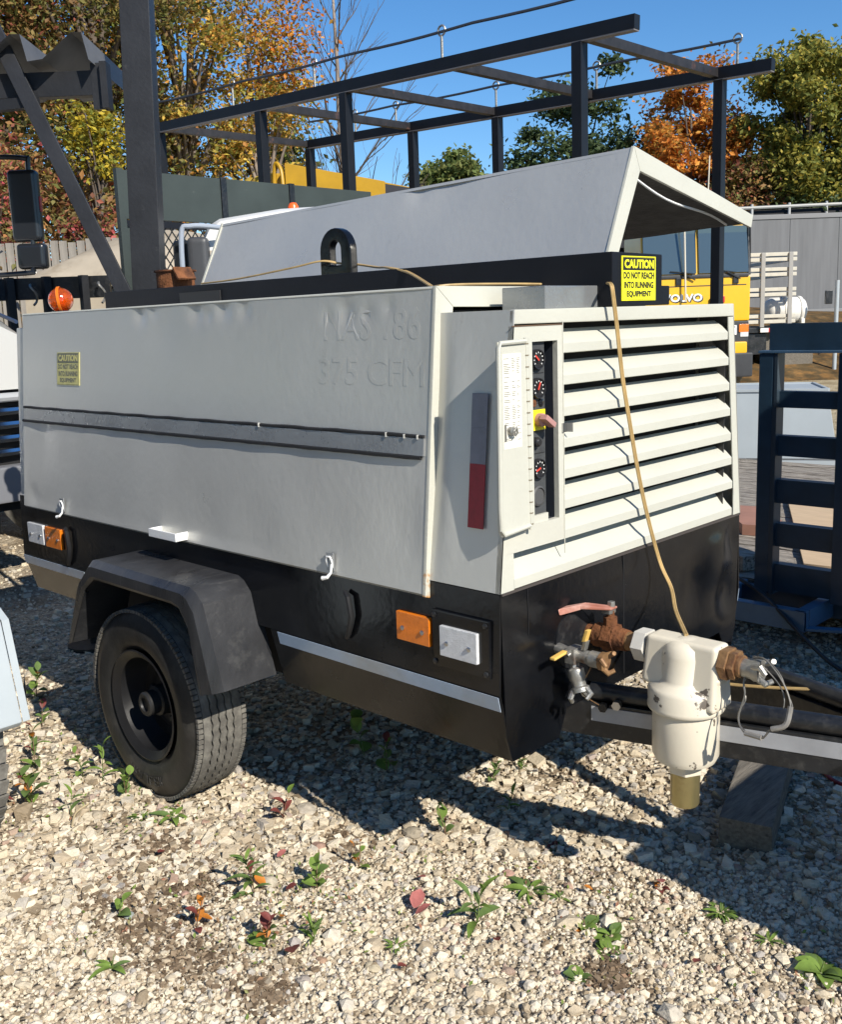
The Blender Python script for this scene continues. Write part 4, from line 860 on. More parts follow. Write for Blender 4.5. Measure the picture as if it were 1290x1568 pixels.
# --- grey sheet steel bins behind the deck
def binbox(nm, lab, P_, h0, h1):
    b = thing(nm, lab, 'steel bin', (P_[0][0], P_[0][1], 0))
    m_ = MB(); bot = [V(x, y, h0) for x, y in P_]; c = sum(bot, V(0, 0, 0))/4
    top = [p.lerp(V(c.x, c.y, h0), .16)+V(0, 0, h1-h0) for p in bot]
    m_.hexa(bot+top); bd = build('body', m_, grey, b, bevel=.01)
    m_ = MB()
    for i in range(4): m_.bar(top[i], top[(i+1) % 4], .03, .03)
    build('rim', m_, grey, b, bevel=.004)
    m_ = MB(); m_.bar(bot[0].lerp(top[0], .28), bot[1].lerp(top[1], .28), .012, .012); m_.bar(bot[1].lerp(top[1], .28), bot[2].lerp(top[2], .28), .012, .012); build('seam', m_, silver2, b)
    return b
binbox('steel_bin', 'light grey sheet steel bin with sloping end behind the deck', [(-3.6, 6.15), (-2.05, 6.9), (-2.6, 7.8), (-4.1, 7.0)], .02, .93)
binbox('steel_bin', 'lower light grey steel bin showing between the ladder rungs at right', [(-1.65, 6.95), (.5, 7.4), (.3, 8.8), (-1.9, 8.3)], .02, .68)
# --- neighbouring machine at bottom left: grey fender and tyre
N = thing('neighbour_trailer', 'neighbouring trailer at lower left with light grey fender and dusty tyre', 'trailer', (-2.1, -1.6, 0))
nx, nyo = -1.88, -1.33
m_ = MB(); prof = [(-2.44, .45), (-2.32, .82), (-2.22, .90), (-1.66, .90), (-1.50, .82), (-1.42, .50)]
m_.prism([(x, nyo-.36, z) for x, z in prof]+[(x*1.0+(-.02 if x > nx else .02), nyo-.36, z-.02) for x, z in reversed(prof)], (0, .335, 0)); fN = build('fender', m_, grey, N, bevel=.006)
pin = [(-2.39, .45), (-2.28, .78), (-2.20, .84), (-1.69, .84), (-1.56, .78), (-1.47, .48)]
m_ = MB()
n_ = len(prof); m_.add([(x, nyo, z) for x, z in prof]+[(x, nyo+.002, z) for x, z in pin]+[(x, nyo-.024, z) for x, z in prof], [(i, i+1, n_+i+1, n_+i) for i in range(n_-1)]+[(i, i+1, 2*n_+i+1, 2*n_+i) for i in range(n_-1)])
build('fender_lip', m_, grey, fN, smooth=20)
m_ = MB(); m_.prism([(-1.445, nyo+.004, .545), (-1.436, nyo+.004, .60), (-1.442, nyo+.004, .64), (-1.456, nyo+.004, .60)], (0, .001, 0)); build('paint_chip', m_, blackd, fN)
wN = simple_wheel(N, (nx+.02, nyo-.155, .36), (0, 1, 0), .36, .235)
for k in range(40):
    t = 2*math.pi*k/40
    m_ = MB() if k == 0 else m_
    for s_ in (-.075, -.025, .025, .075): 
        tt = t+(.05 if s_ in (-.025, .075) else 0); d = V(math.cos(tt), 0, math.sin(tt)); tg = V(-math.sin(tt), 0, math.cos(tt))
        m_.obox(V(nx+.02, nyo-.155+s_, .36)+d*.361, tg*.022+V(0, .004, 0), V(0, .021, 0), d*.005)
build('tread', m_, rubber, wN)
m_ = MB(); m_.box(-4.6, -1.3, -2.9, -1.75, .5, 1.5); m_.box(-4.4, -1.5, -2.8, -1.8, .35, .5); build('body', m_, grey, N, bevel=.02)
m_ = MB(); m_.tube([(nx, -1.45, .36), (nx, -2.9, .36)], .04, 10); build('axle', m_, blackd, N)
# --- steel frame post with diagonal and roof decking
P = thing('steel_canopy_frame', 'dark grey steel canopy post with diagonal brace and sheet decking', 'steel frame', (-3.9, .66, 0))
m_ = MB(); a = V(-3.895, .66, 0); b = V(-4.02, .90, 3.95)
ux = V(.70, .71, 0)
def chan(a, b, w_, d_, u, nd):
    m2 = MB(); u = V(*u).normalized(); nd = V(*nd).normalized(); a = V(*a); b = V(*b); ax = (b-a)/2; c = (a+b)/2
    m2.obox(c-nd*d_/2, ax, u*w_/2, nd*.008); m2.obox(c+u*(w_/2-.008), ax, u*.008, nd*(d_/2-.009)); m2.obox(c-u*(w_/2-.008), ax, u*.008, nd*(d_/2-.009)); m2.obox(c+nd*d_/2, ax, u*w_/2, nd*.008); return m2
build('post', chan(a, b, .175, .14, ux, (.71, -.70, 0)), greyst, P, bevel=.004)
m_ = MB(); m_.obox(V(-4.06, .66, 3.15), ux*.02, V(.71, -.70, 0)*.05, (0, 0, .13)); m_.obox(V(-4.09, .63, 3.15), ux*.04, V(.71, -.70, 0)*.012, (0, 0, .13)); build('bracket', m_, greyst, P)
m_ = MB(); m_.bar((-4.62, .14, 3.80), (-3.80, .555, 1.84), .088, .035, (.7, -.7, .2)); br = build('diagonal_brace', m_, greyst, P, bevel=.004)
m_ = MB(); m_.bar((-5.6, -.75, 3.17), (-4.10, .66, 3.17), .08, .14); build('canopy_beam', m_, greyst, P, bevel=.004)
m_ = MB(); m_.bar((-5.3, -.40, 3.02), (-4.3, .34, 3.06), .06, .06); m_.bar((-5.9, .1, 3.08), (-5.05, -.25, 3.08), .06, .06); build('canopy_strut', m_, greyst, P)
# corrugated decking
prof = []; q = 0.
for i in range(5): prof += [(q, .0), (q+.03, .15), (q+.09, .15), (q+.27, .01)]; q += .36
m_ = MB(); u0 = V(-4.13, .63, 3.245); du = V(-.70, -.69, 0); dv = V(-.72, .70, .0)
vs = []; 
for s_ in (0, 1):
    for (h, z) in prof: vs.append(u0+du*(h-.02)+dv*(-.18+1.1*s_)+V(0, 0, z+.02))
nn = len(prof); m_.add(vs, [(i, i+1, nn+i+1, nn+i) for i in range(nn-1)])
build('roof_decking', m_, M('decking_grey', (.14, .14, .14), .55, .2, var=.2), P, smooth=0, nofix=True)
# --- amber beacon on a stalk, dark stake rail
B = thing('amber_beacon', 'round amber beacon glowing in the sun above the rear of the compressor', 'beacon', (-3.45, -.07, 0))
bc = V(-3.44, -.07, 1.885)
m_ = MB(); m_.sphere(bc, .064, 24, 12); build('lens', m_, amberg, B, smooth=60)
m_ = MB(); m_.lathe([(.068, -.008), (.071, -.006), (.071, .006), (.068, .008)], bc, (.62, .75, .1), 28, cap=False); m_.sphere(bc-V(0, 0, .01), .022, 10, 6); build('lens_rib', m_, M('amber_rib', (.7, .16, .01), .3), B)
m_ = MB(); m_.lathe([(.02, 0), (.02, 1.80), (.05, 1.815), (.05, 1.83)], (-3.44, -.07, 0), (0, 0, 1), 16); m_.lathe([(.14, 0), (.14, .02)], (-3.44, -.07, 0), (0, 0, 1), 16); build('stalk', m_, blackd, B)
K = thing('stake_rail', 'black truck bed side with upright stakes behind the amber beacon', 'truck bed', (-6.4, 1.0, 0))
ka, kb = V(-7.6, -.14, 0), V(-5.83, 1.57, 0)
m_ = MB(); m_.bar(ka+V(0, 0, 2.07), kb+V(0, 0, 2.07), .05, .17); build('top_rail', m_, blackd, K, bevel=.004)
m_ = MB(); m_.bar(ka+V(0, 0, 1.15), kb+V(0, 0, 1.15), .05, .5); build('bottom_rail', m_, blackd, K)
for t in (.1, .3, .5, .68, .80, .92):
    p = ka.lerp(kb, t)+V(.04, -.04, 0); m_ = MB(); m_.box(p.x-.03, p.x+.03, p.y-.03, p.y+.03, .95, 2.16); build('stake', m_, greyst, K, bevel=.003)
for t in (.75, .97):
    p = ka.lerp(kb, t)+V(.05, -.05, 2.1); m_ = MB(); m_.tube(smoothp([p, p+V(.04, -.02, -.02), p+V(.05, .02, -.08), p+V(.02, .03, -.13), p+V(.03, .0, -.16)]), .010, 6); build('hook', m_, galv, K)
m_ = MB(); m_.hexa([ka+V(-.05, .05, .95), kb+V(-.05, .05, .95), kb+V(-.6, .6, .95), ka+V(-.6, .6, .95), ka+V(-.05, .05, 1.05), kb+V(-.05, .05, 1.05), kb+V(-.6, .6, 1.05), ka+V(-.6, .6, 1.05)]); build('bed_floor', m_, blackd, K)
for t in (.25, .7): simple_wheel(K, ka.lerp(kb, t)+V(-.2, .2, .45), (-.7, .72, 0), .45, .25)
# --- white truck at far left: hood, grille, mirror
Wt = thing('white_truck', 'white truck nose with chrome grille bars and tall black mirror at far left', 'truck', (-6, -.6, 0))
rows = []
for i in range(13):
    t = i/12; x = lerp(-8.0, -4.98, t); zt = lerp(2.62, 1.80, t**1.25); yw = lerp(.62, .47, t)
    rows.append([(x, yw, 1.36), (x, yw+.005, zt-.32), (x, yw-.06, zt-.10), (x, yw-.25, zt), (x, -.9, zt+.06), (x, -2.1, zt), (x, -2.3, 1.36)])
m_ = MB(); nn = 7; m_.add([p for r_ in rows for p in r_], [(i*nn+j, i*nn+j+1, (i+1)*nn+j+1, (i+1)*nn+j) for i in range(12) for j in range(nn-1)]+[tuple(12*nn+j for j in range(nn))])
hd = build('hood', m_, M('truck_white', (.5, .5, .48), .3, coat=.3), Wt, smooth=50)
m_ = MB(); m_.tube([(-7.2, .47, 2.19), (-6.0, .46, 1.99), (-5.02, .40, 1.80)], .014, 6); build('hood_stripe', m_, M('stripe_navy', (.03, .05, .1), .4), hd)
m_ = MB(); m_.box(-7.9, -5.02, -2.2, .42, .55, 1.36); build('front_body', m_, dark, Wt)
for i, z in enumerate((1.31, 1.22, 1.13, 1.04, .95)):
    m_ = MB(); m_.tube([(-4.985, .43, z), (-4.97, .2, z), (-4.95, -2.2, z)], .030, 8); build('grille_bar', m_, chrome if i else M('grille_grey', (.35, .36, .37), .4), Wt)
m_ = MB(); m_.box(-5.05, -4.90, -2.4, .47, .62, .86); build('bumper', m_, M('bumper_grey', (.16, .165, .18), .45), Wt, bevel=.02)
for yv in (.25, -2.0): simple_wheel(Wt, (-6.0, yv, .48), (0, 1, 0), .48, .28)
m_ = MB(); m_.box(-9.6, -8.0, -2.2, .5, .9, 3.1); build('cab', m_, M('truck_white', (.8, .8, .78), .3), Wt, bevel=.08)
mx = V(-5.18, .625, 2.57); ur = V(.72, .69, 0)
m_ = MB(); m_.obox(mx, ur*.098, V(.69, -.72, 0)*.05, (0, 0, .235)); mr_ = build('mirror', m_, M('mirror_black', (.012, .014, .018), .3, coat=.3), Wt, bevel=.035, seg=4)
m_ = MB(); m_.obox(mx+V(.01, .01, -.332), ur*.098, V(.69, -.72, 0)*.05, (0, 0, .086)); build('lower_mirror', m_, MATS['mirror_black'], mr_, bevel=.035, seg=4)
m_ = MB(); m_.obox(mx+ur*.1+V(0, 0, .01), ur*.008, V(.69, -.72, 0)*.015, (0, 0, .05)); build('marker', m_, redl, mr_, bevel=.003)
m_ = MB(); m_.tube(smoothp([mx+V(-.95, -.65, .34), mx+V(-.2, -.20, .325), mx+V(.02, .01, .31), mx+V(.045, .02, .25), mx+V(.04, 0, -.30), mx+V(.03, -.01, -.42), mx+V(-.04, -.08, -.445), mx+V(-.95, -.65, -.46)]), .017, 8); build('mirror_arm', m_, MATS['mirror_black'], Wt)
# --- tan domed cover
D_ = thing('tan_camper_top', 'beige domed fibreglass truck cap behind the diagonal brace', 'truck cap', (-7.75, 2.5, 0))
def dome(u, v):
    a = lerp(-1, 1, u); p = V(-7.45, 2.90, 0)+V(.70, .72, 0)*a*1.23+V(-.72, .69, 0)*(v*2.4-.2)
    z = 2.25+.53*(max(0, 1-abs(a)**1.8))**.75*min(1, (v*2.2))**.5
    return (p.x, p.y, z)
m_ = MB(); m_.grid(dome, 26, 10); build('shell', m_, tan, D_, smooth=60)
m_ = MB(); m_.obox(V(-7.45, 2.90, 2.20)+V(-.72, .69, 0)*.9, V(.70, .72, 0)*1.25, V(-.72, .69, 0)*1.12, (0, 0, .05)); build('rim', m_, M('tan_rim', (.40, .35, .26), .6, var=.2, vscale=5), D_, bevel=.01)
m_ = MB(); m_.obox(V(-7.45, 2.90, 1.2)+V(-.72, .69, 0)*.9, V(.70, .72, 0)*1.18, V(-.72, .69, 0)*1.05, (0, 0, .93)); build('bed', m_, tan, D_)
m_ = MB(); m_.obox(V(-7.45, 2.90, .25)+V(-.72, .69, 0)*.9, V(.70, .72, 0)*.9, V(-.72, .69, 0)*.9, (0, 0, .1)); build('chassis', m_, blackd, D_)
for q in (-.6, .6): simple_wheel(D_, V(-7.45, 2.90, .35)+V(.70, .72, 0)*q+V(-.72, .69, 0)*-.1, (-.72, .69, 0), .35, .2)
rblk0 = M('mesh_black', (.02, .024, .024), .6)
# --- green grey panel wall with mesh
Gp = thing('green_panel_body', 'grey green steel truck body with boarded top and diamond mesh lower panel', 'truck body', (-5.6, 2.8, 0))
ys = [1.53, 2.48, 3.20, 4.19]
for i in range(3):
    m_ = MB(); m_.box(-5.52, -5.49, ys[i]+.03, ys[i+1]-.03, 2.56, 2.92-.0*i); build('side_board', m_, greenp, Gp, bevel=.003)
    m_ = MB(); m_.box(-5.53, -5.48, ys[i]-.028, ys[i]+.028, 1.0, 2.93); build('upright', m_, blackd if i else greenp, Gp, bevel=.003)
m_ = MB(); m_.box(-5.515, -5.485, ys[0]+.03, ys[3], 2.50, 2.55); build('rail', m_, spine_m, Gp)
m_ = MB(); m_.box(-5.515, -5.495, 1.56, 1.80, 1.2, 2.50); build('side_board', m_, greenp, Gp)
m_ = MB()
for i in range(-10, 20):
    for s_ in (-1, 1):
        y0 = 1.80+i*.072; a0, b0_ = V(-5.5-.004*s_, y0, 1.55), V(-5.5-.004*s_, y0+.95*.72, 2.5)
        if s_ < 0: a0, b0_ = V(a0.x, y0+.95*.72, 1.55), V(b0_.x, y0, 2.5)
        d_ = (b0_-a0); lo = max(0, (1.80-min(a0.y, b0_.y))/abs(d_.y)); hi = min(1, (3.17-min(a0.y, b0_.y))/abs(d_.y))
        if hi-lo < .03: continue
        p_, q_ = (lo, hi) if d_.y > 0 else (1-hi, 1-lo)
        m_.bar(a0+d_*p_, a0+d_*q_, .007, .010, (1, 0, 0))
msh = build('diamond_mesh', m_, rblk0, Gp, smooth=0); msh['kind'] = 'stuff'
m_ = MB(); m_.box(-6.1, -5.53, 1.5, 4.2, .95, 1.1); build('bed', m_, blackd, Gp)
for q in (1.8, 3.9): simple_wheel(Gp, (-5.85, q, .45), (0, 1, 0), .45, .25)
# pale van seen through the mesh
Vn = thing('pale_van', 'pale box van glimpsed through the diamond mesh', 'van', (-11.3, 6.8, 0))
vc = V(-11.2, 5.7, 0); vf = V(.70, .71, 0); vb = V(-.71, .70, 0)
def vbox(nm, a0, a1, b0_, b1_, z0, z1, mat):
    m_ = MB(); m_.hexa([vc+vf*a+vb*b+V(0, 0, z) for z in (z0, z1) for a, b in ((a0, b0_), (a1, b0_), (a1, b1_), (a0, b1_))]); return build(nm, m_, mat, Vn, bevel=.03)
vbox('box_body', 0, 1.9, 0, 2.4, .9, 2.95, white); vbox('chassis', .1, 1.8, .1, 2.3, .45, .9, blackd); vbox('door_panel', .1, .9, -.02, 0, 1.0, 2.5, white); vbox('door_panel', .98, 1.8, -.02, 0, 1.0, 2.5, white); vbox('stripe', .02, 1.88, -.03, -.021, 2.5, 2.6, M('stripe_blue', (.05, .08, .14), .5))
for a in (.15, 1.75): simple_wheel(Vn, vc+vf*a+vb*.6+V(0, 0, .4), vf, .4, .2)
# --- white cab with grey mirror
Cb = thing('white_cab_truck', 'white truck cab with grey mirror and orange roof light behind the raised door', 'truck', (-4.4, 2.6, 0))
fd = V(.70, .71, 0); bk = V(-.71, .70, 0)
def cabp(a, b, z): p = V(-4.47, 1.60, 0)+fd*a+bk*b; return (p.x, p.y, z)
m_ = MB(); W2 = 1.95
sec = [(-.06, 2.28), (-.055, 2.37), (-.02, 2.43), (.06, 2.475), (.5, 2.53), (1.2, 2.55), (1.9, 2.48), (1.98, 2.30)]
vs = []; 
for b in (0, .12, .5, 1.35): vs += [cabp(a+(.03 if b in (0, 1.35) else 0)*(1 if a < 1 else -1), b, z-(.03 if b in (0, 1.35) else 0)) for a, z in sec]
nn = len(sec); m_.add(vs, [(i*nn+j, i*nn+j+1, (i+1)*nn+j+1, (i+1)*nn+j) for i in range(3) for j in range(nn-1)]+[tuple(range(nn)), tuple(3*nn+j for j in range(nn))]); build('cab_roof', m_, white, Cb, smooth=45)
m_ = MB(); m_.hexa([cabp(0.0, .03, 1.05), cabp(1.92, .03, 1.05), cabp(1.92, 1.32, 1.05), cabp(0, 1.32, 1.05), cabp(.02, .05, 2.30), cabp(1.9, .05, 2.30), cabp(1.9, 1.3, 2.30), cabp(.02, 1.3, 2.30)]); build('cab', m_, glassd, Cb, bevel=.03)
m_ = MB(); m_.hexa([cabp(-.04, -.01, .55), cabp(1.96, -.01, .55), cabp(1.96, 1.35, .55), cabp(-.04, 1.35, .55), cabp(-.04, -.01, 1.7), cabp(1.96, -.01, 1.7), cabp(1.96, 1.35, 1.7), cabp(-.04, 1.35, 1.7)]); build('lower_cab', m_, white, Cb, bevel=.05)
m_ = MB(); m_.tube(smoothp([cabp(.35, -.06, 2.36), cabp(.05, -.12, 2.40), cabp(-.10, -.16, 2.405), cabp(-.16, -.17, 2.36), cabp(-.17, -.17, 2.0), cabp(-.17, -.14, 1.8)]), .018, 10); build('mirror_arm', m_, M('arm_grey', (.30, .34, .40), .4), Cb)
m_ = MB(); m_.obox(V(*cabp(-.07, -.06, 2.15)), fd*.075, bk*.05, (0, 0, .19)); build('mirror', m_, greyp, Cb, bevel=.045, seg=4)
m_ = MB(); m_.obox(V(*cabp(-.20, .04, 2.14)), fd*.065, bk*.05, (0, 0, .19)); build('mirror', m_, M('mirror_dark', (.012, .014, .016), .3), Cb, bevel=.04, seg=3)
m_ = MB(); m_.lathe([(.04, 0), (.04, .05), (.025, .075), (.001, .08)], cabp(.56, .45, 2.53), (0, 0, 1), 16); build('roof_light', m_, M('orange_lens', (.85, .12, .02), .25), Cb)
for b in (.1, 1.2): simple_wheel(Cb, cabp(1.0, b, .4), bk, .4, .22)
# --- ladder rack truck
Rk = thing('rack_truck', 'black tube pipe rack towering over a flatbed truck in the background', 'truck rack', (-6, 5.8, 0))
k_ = 1.263; cp = np.array([1.626, -2.626, 1.716])
def rk(x, y, z): return tuple(cp+(np.array([x, y, z])-cp)*k_)
st = [(-7.294, 3.649), (-5.726, 3.603), (-4.643, 3.572), (-3.572, 3.541), (-2.41, 3.507), (-1.992, 3.495)]
rblk = M('rack_black', (.005, .006, .009), .45, 0, .4, var=.4, vscale=5); rbrn = M('rack_worn', (.022, .020, .021), .5, .1, var=.5, vscale=9, col2=(.10, .05, .035), mscale=5, thr=(.62, .72))
for yy, dz in ((3.064, 0), (4.97, .027)):
    yb2 = yy+.10
    m_ = MB(); m_.bar(rk(-7.32, yy, 3.649+dz), rk(-1.98, yb2, 3.495+dz), .085, .11); bm_ = build('long_beam', m_, rblk, Rk, bevel=.004)
    m_ = MB(); m_.bar(rk(-7.28, yy-.001, 3.602+dz), rk(-1.985, yb2, 3.448+dz), .08, .012); build('beam_flange', m_, M('flange_grey', (.16, .15, .15), .5), bm_)
    for i in (0, 1, 2, 4):
        x, z = st[i]; t = (x+7.294)/5.3; a = rk(x, lerp(yy, yb2, t), z+dz-.05); zb_ = 1.05
        if i == 4: zb_ = .55
        if i == 1 and yy > 4: pass
        m_ = MB(); m_.bar((a[0], a[1], zb_), (a[0], a[1], a[2]), .10, .10, (1, 0, 0)); build('post', m_, rblk, Rk, bevel=.006)
    # hand cable carried on eye rods
    hook_x = [(-6.25, .30), (-5.0, .29), (-3.63, .28)] if yy < 4 else [(-6.9, .25), (-5.3, .26), (-4.1, .27), (-2.7, .28)] 
    cz = lambda x: 3.649-.029*(x+7.294)+dz+.235
    endx = -2.25 if yy > 4 else -1.9
    m_ = MB(); m_.tube([rk(x, lerp(yy, yb2, (x+7.294)/5.3), cz(x)-.012*math.sin(math.pi*((x+7.3)*.75 % 1))) for x in np.linspace(-7.3, endx, 24)], .014, 6); build('hand_cable', m_, M('cable_grey', (.06, .065, .075), .45, .3), Rk)
    for hx in ([-6.1, -5.0, -3.6] if yy < 4 else [-6.55, -5.95, -4.65, -3.55, -2.27]):
        y3 = lerp(yy, yb2, (hx+7.294)/5.3); m_ = MB(); m_.tube([rk(hx, y3, cz(hx)-.235), rk(hx, y3, cz(hx)-.03)], .013, 8)
        pr = [rk(hx+.035*math.cos(a), y3, cz(hx)+.035*math.sin(a)) for a in np.linspace(0, 2*math.pi, 13)]; m_.tube(pr, .010, 6, cap=False); build('eye_rod', m_, galv, Rk)
for i in range(5):
    x, z = st[i]; t = (x+7.294)/5.3
    m_ = MB(); m_.bar(rk(x+.0, lerp(3.064, 3.164, t)+.03, z+.005), rk(x-.03, lerp(4.97, 5.07, t)-.03, z+.03), .075, .085); build('cross_beam', m_, rbrn, Rk, bevel=.004)
m_ = MB(); m_.box(-9.3, -4.3, 4.45, 7.3, .95, 1.05); m_.box(-9.2, -4.4, 5.3, 6.4, .6, .95); build('flat_bed', m_, blackd, Rk)
for x in (-8.6, -7.5, -4.9):
    for y in (4.7, 7.0): simple_wheel(Rk, (x, y, .5), (0, 1, 0), .5, .28)
# --- yellow boom crane
Bm = thing('crane_boom', 'yellow telescopic crane boom resting low behind the pipe rack', 'crane', (-11, 8.5, 0))
b0 = V(-11.42, 7.98, 4.06); b1 = V(-9.3, 9.90, 3.50); dr = (b1-b0).normalized()
def boomseg(a, b, h0, h1, w_, mat, nm):
    m_ = MB(); sd = V(-.67, .74, 0)*w_/2; a = V(*a); b = V(*b)
    m_.hexa([a-sd-V(0, 0, h0/2), b-sd-V(0, 0, h1/2), b+sd-V(0, 0, h1/2), a+sd-V(0, 0, h0/2), a-sd+V(0, 0, h0/2), b-sd+V(0, 0, h1/2), b+sd+V(0, 0, h1/2), a+sd+V(0, 0, h0/2)]); return build(nm, m_, mat, Bm, bevel=.01)
boomseg(b0, b0.lerp(b1, .55), .33, .27, .40, boomy, 'boom_section')
boomseg(b0.lerp(b1, .55), b1, .25, .18, .30, boomy, 'boom_section')
m_ = MB(); c = b0.lerp(b1, .60); m_.obox(c-V(-.67, .74, 0)*.155+V(0, 0, .0), dr*.34, V(-.67, .74, 0)*.006, (0, 0, .10)); dcl = build('boom_decal', m_, M('decal_black', (.03, .03, .035), .5), Bm)
m_ = MB(); m_.tube(smoothp([b0+V(-.1, -.2, -.5), b0+V(-.05, -.2, .14), b0+V(.08, -.18, .06), b0+V(.14, -.2, -.3)]), .03, 8); build('hydraulic_hose', m_, boomy, Bm)
m_ = MB(); m_.hexa([b0+V(-.35, -.25, -.75), b0+V(.05, .15, -.75), b0+V(-.3, .5, -.75), b0+V(-.7, .1, -.75), b0+V(-.25, -.2, .05), b0+V(.02, .1, .05), b0+V(-.25, .4, .05), b0+V(-.55, .1, .05)]); build('boom_base', m_, boomy, Bm, bevel=.03)
m_ = MB(); m_.box(b0.x-.8, b0.x+.3, b0.y-.5, b0.y+.6, 1.1, 3.36); build('pedestal', m_, boomy, Bm, bevel=.03)
m_ = MB(); m_.box(b0.x-1.2, b0.x+5, b0.y-.9, b0.y+1.2, .7, 1.1); build('chassis', m_, blackd, Bm)
for x in (-12, -8): 
    for y in (7.3, 9.0): simple_wheel(Bm, (x, y, .5), (0, 1, 0), .5, .3)
m_ = MB(); m_.bar(b0.lerp(b1, .5)-V(0, 0, .2), b0.lerp(b1, .5)-V(0, 0, 2.6), .10, .10, (1, 0, 0)); build('boom_rest', m_, rust, Bm)
# --- yellow cab-over truck
Y = thing('yellow_truck', 'yellow cab-over truck facing the camera behind the caution sign', 'truck', (-9.6, 17.8, 0))
ro = V(-8.72, 18.62, 0); lf = V(-.69, -.72, 0); bk = V(-.72, .69, 0)   # right-hand corner, across the front, backwards
def yp(a, b, z): return tuple(ro+lf*a+bk*b+V(0, 0, z))
def ybox(nm, a0, a1, b0_, b1_, z0, z1, mat, par=None, bevel=.02, slope=0, lab=None):
    m_ = MB(); m_.hexa([yp(a0, b0_, z0), yp(a1, b0_, z0), yp(a1, b1_, z0), yp(a0, b1_, z0), yp(a0, b0_+slope, z1), yp(a1, b0_+slope, z1), yp(a1, b1_, z1), yp(a0, b1_, z1)]); return build(nm, m_, mat, par or Y, bevel=bevel, label=lab)
cabm = ybox('cab', 0, 2.45, 0, 1.7, 1.45, 2.43, volvoy, bevel=.05)
ybox('upper_cab', .03, 2.42, .02, 1.65, 2.44, 3.62, volvoy, cabm, .05, .16)
ybox('windscreen', .06, 1.16, -.02, .10, 2.50, 3.50, glass, cabm, .04, .14); ybox('windscreen', 1.22, 2.38, -.02, .10, 2.50, 3.50, glass, cabm, .04, .14)
ybox('windscreen_pillar', .0, .07, -.01, .1, 2.44, 3.55, blackd, cabm, .02, .15)
ybox('scuttle_strip', .05, 2.4, -.025, .02, 2.40, 2.48, bumper, cabm)
ybox('roof', -.02, 2.47, .15, 1.7, 3.62, 3.74, volvoy, cabm, .05)
for a, b in ((.35, .75), (1.3, 1.8)):
    m_ = MB(); m_.bar(yp(a, -.05, 2.50), yp(b, -.04, 2.56), .02, .02); m_.bar(yp((a+b)/2-.3, -.05, 2.36), yp((a+b)/2, -.05, 2.52), .025, .025); build('wiper', m_, blackd, cabm)
build('lettering', text_mb('VOLVO', .88, .17, V(*yp(1.96, -.010, 1.90)), -lf, (0, 0, 1), .01, .035), M('badge_white', (.75, .75, .72), .4), cabm, nofix=True, smooth=0)
build('lettering_shadow', text_mb('VOLVO', .88, .17, V(*yp(1.935, -.004, 1.88)), -lf, (0, 0, 1), .003, .03), ink, cabm, nofix=True, smooth=0)
ybox('hood_seam', .1, 2.3, -.006, .01, 2.225, 2.245, bumper, cabm, 0)
ybox('vent_badge', 2.08, 2.30, -.006, .01, 2.02, 2.14, grey, cabm, 0); ybox('marker_lamp', .58, .78, -.03, .0, 1.86, 2.0, redl, cabm, .01); ybox('grab_bracket', .74, .92, -.05, .0, 1.70, 1.95, blackd, cabm, .01)
for a in (.28, 1.55): ybox('hinge_block', a, a+.12, -.04, .0, 2.26, 2.42, blackd, cabm, .01)
gr = ybox('grille', .02, 2.43, .0, .3, .96, 1.45, bumper, bevel=.03)
ybox('headlamp', .03, .22, -.02, .05, 1.1, 1.36, clear, gr, .02); ybox('indicator_lamp', .03, .25, -.025, .05, 1.20, 1.38, amber, gr, .02)
ybox('number_plate', .30, .62, -.02, .0, 1.15, 1.36, white, gr, .005)
build('lettering', text_mb('7', .09, .16, V(*yp(.43, -.022, 1.175)), -lf, (0, 0, 1), .004, .02), ink, gr, nofix=True, smooth=0)
ybox('bumper', .08, 2.36, -.10, .3, .74, 1.0, volvoy, bevel=.04); ybox('under_bumper', -.05, 2.5, -.12, .4, .22, .76, bumper, bevel=.05)
ybox('chassis', .5, 2.0, .4, 7.5, .7, 1.0, blackd); ybox('cargo_bed', 0, 2.45, 1.9, 7.5, 1.05, 1.2, blackd)
for b in (.75, 5.6): 
    for a in (.12, 2.33): simple_wheel(Y, yp(a, b, .48), lf, .48, .28)
m_ = MB(); m_.tube([yp(1.48, -.12, 1.9), yp(1.52, -.1, 3.55)], .022, 6); m_.tube([yp(.9, .3, 3.6), yp(.86, .3, 5.0)], .016, 6); build('whip_antenna', m_, M('antenna_cream', (.6, .56, .46), .5), Y)
m_ = MB(); m_.lathe([(.09, 0), (.09, .12), (.05, .17)], yp(.55, .5, 3.74), (0, 0, 1), 12); build('roof_beacon', m_, M('roof_beacon_white', (.7, .72, .75), .3), Y)
ybox('roof_lamp', 1.95, 2.30, .1, .4, 3.74, 3.92, amber, bevel=.03)
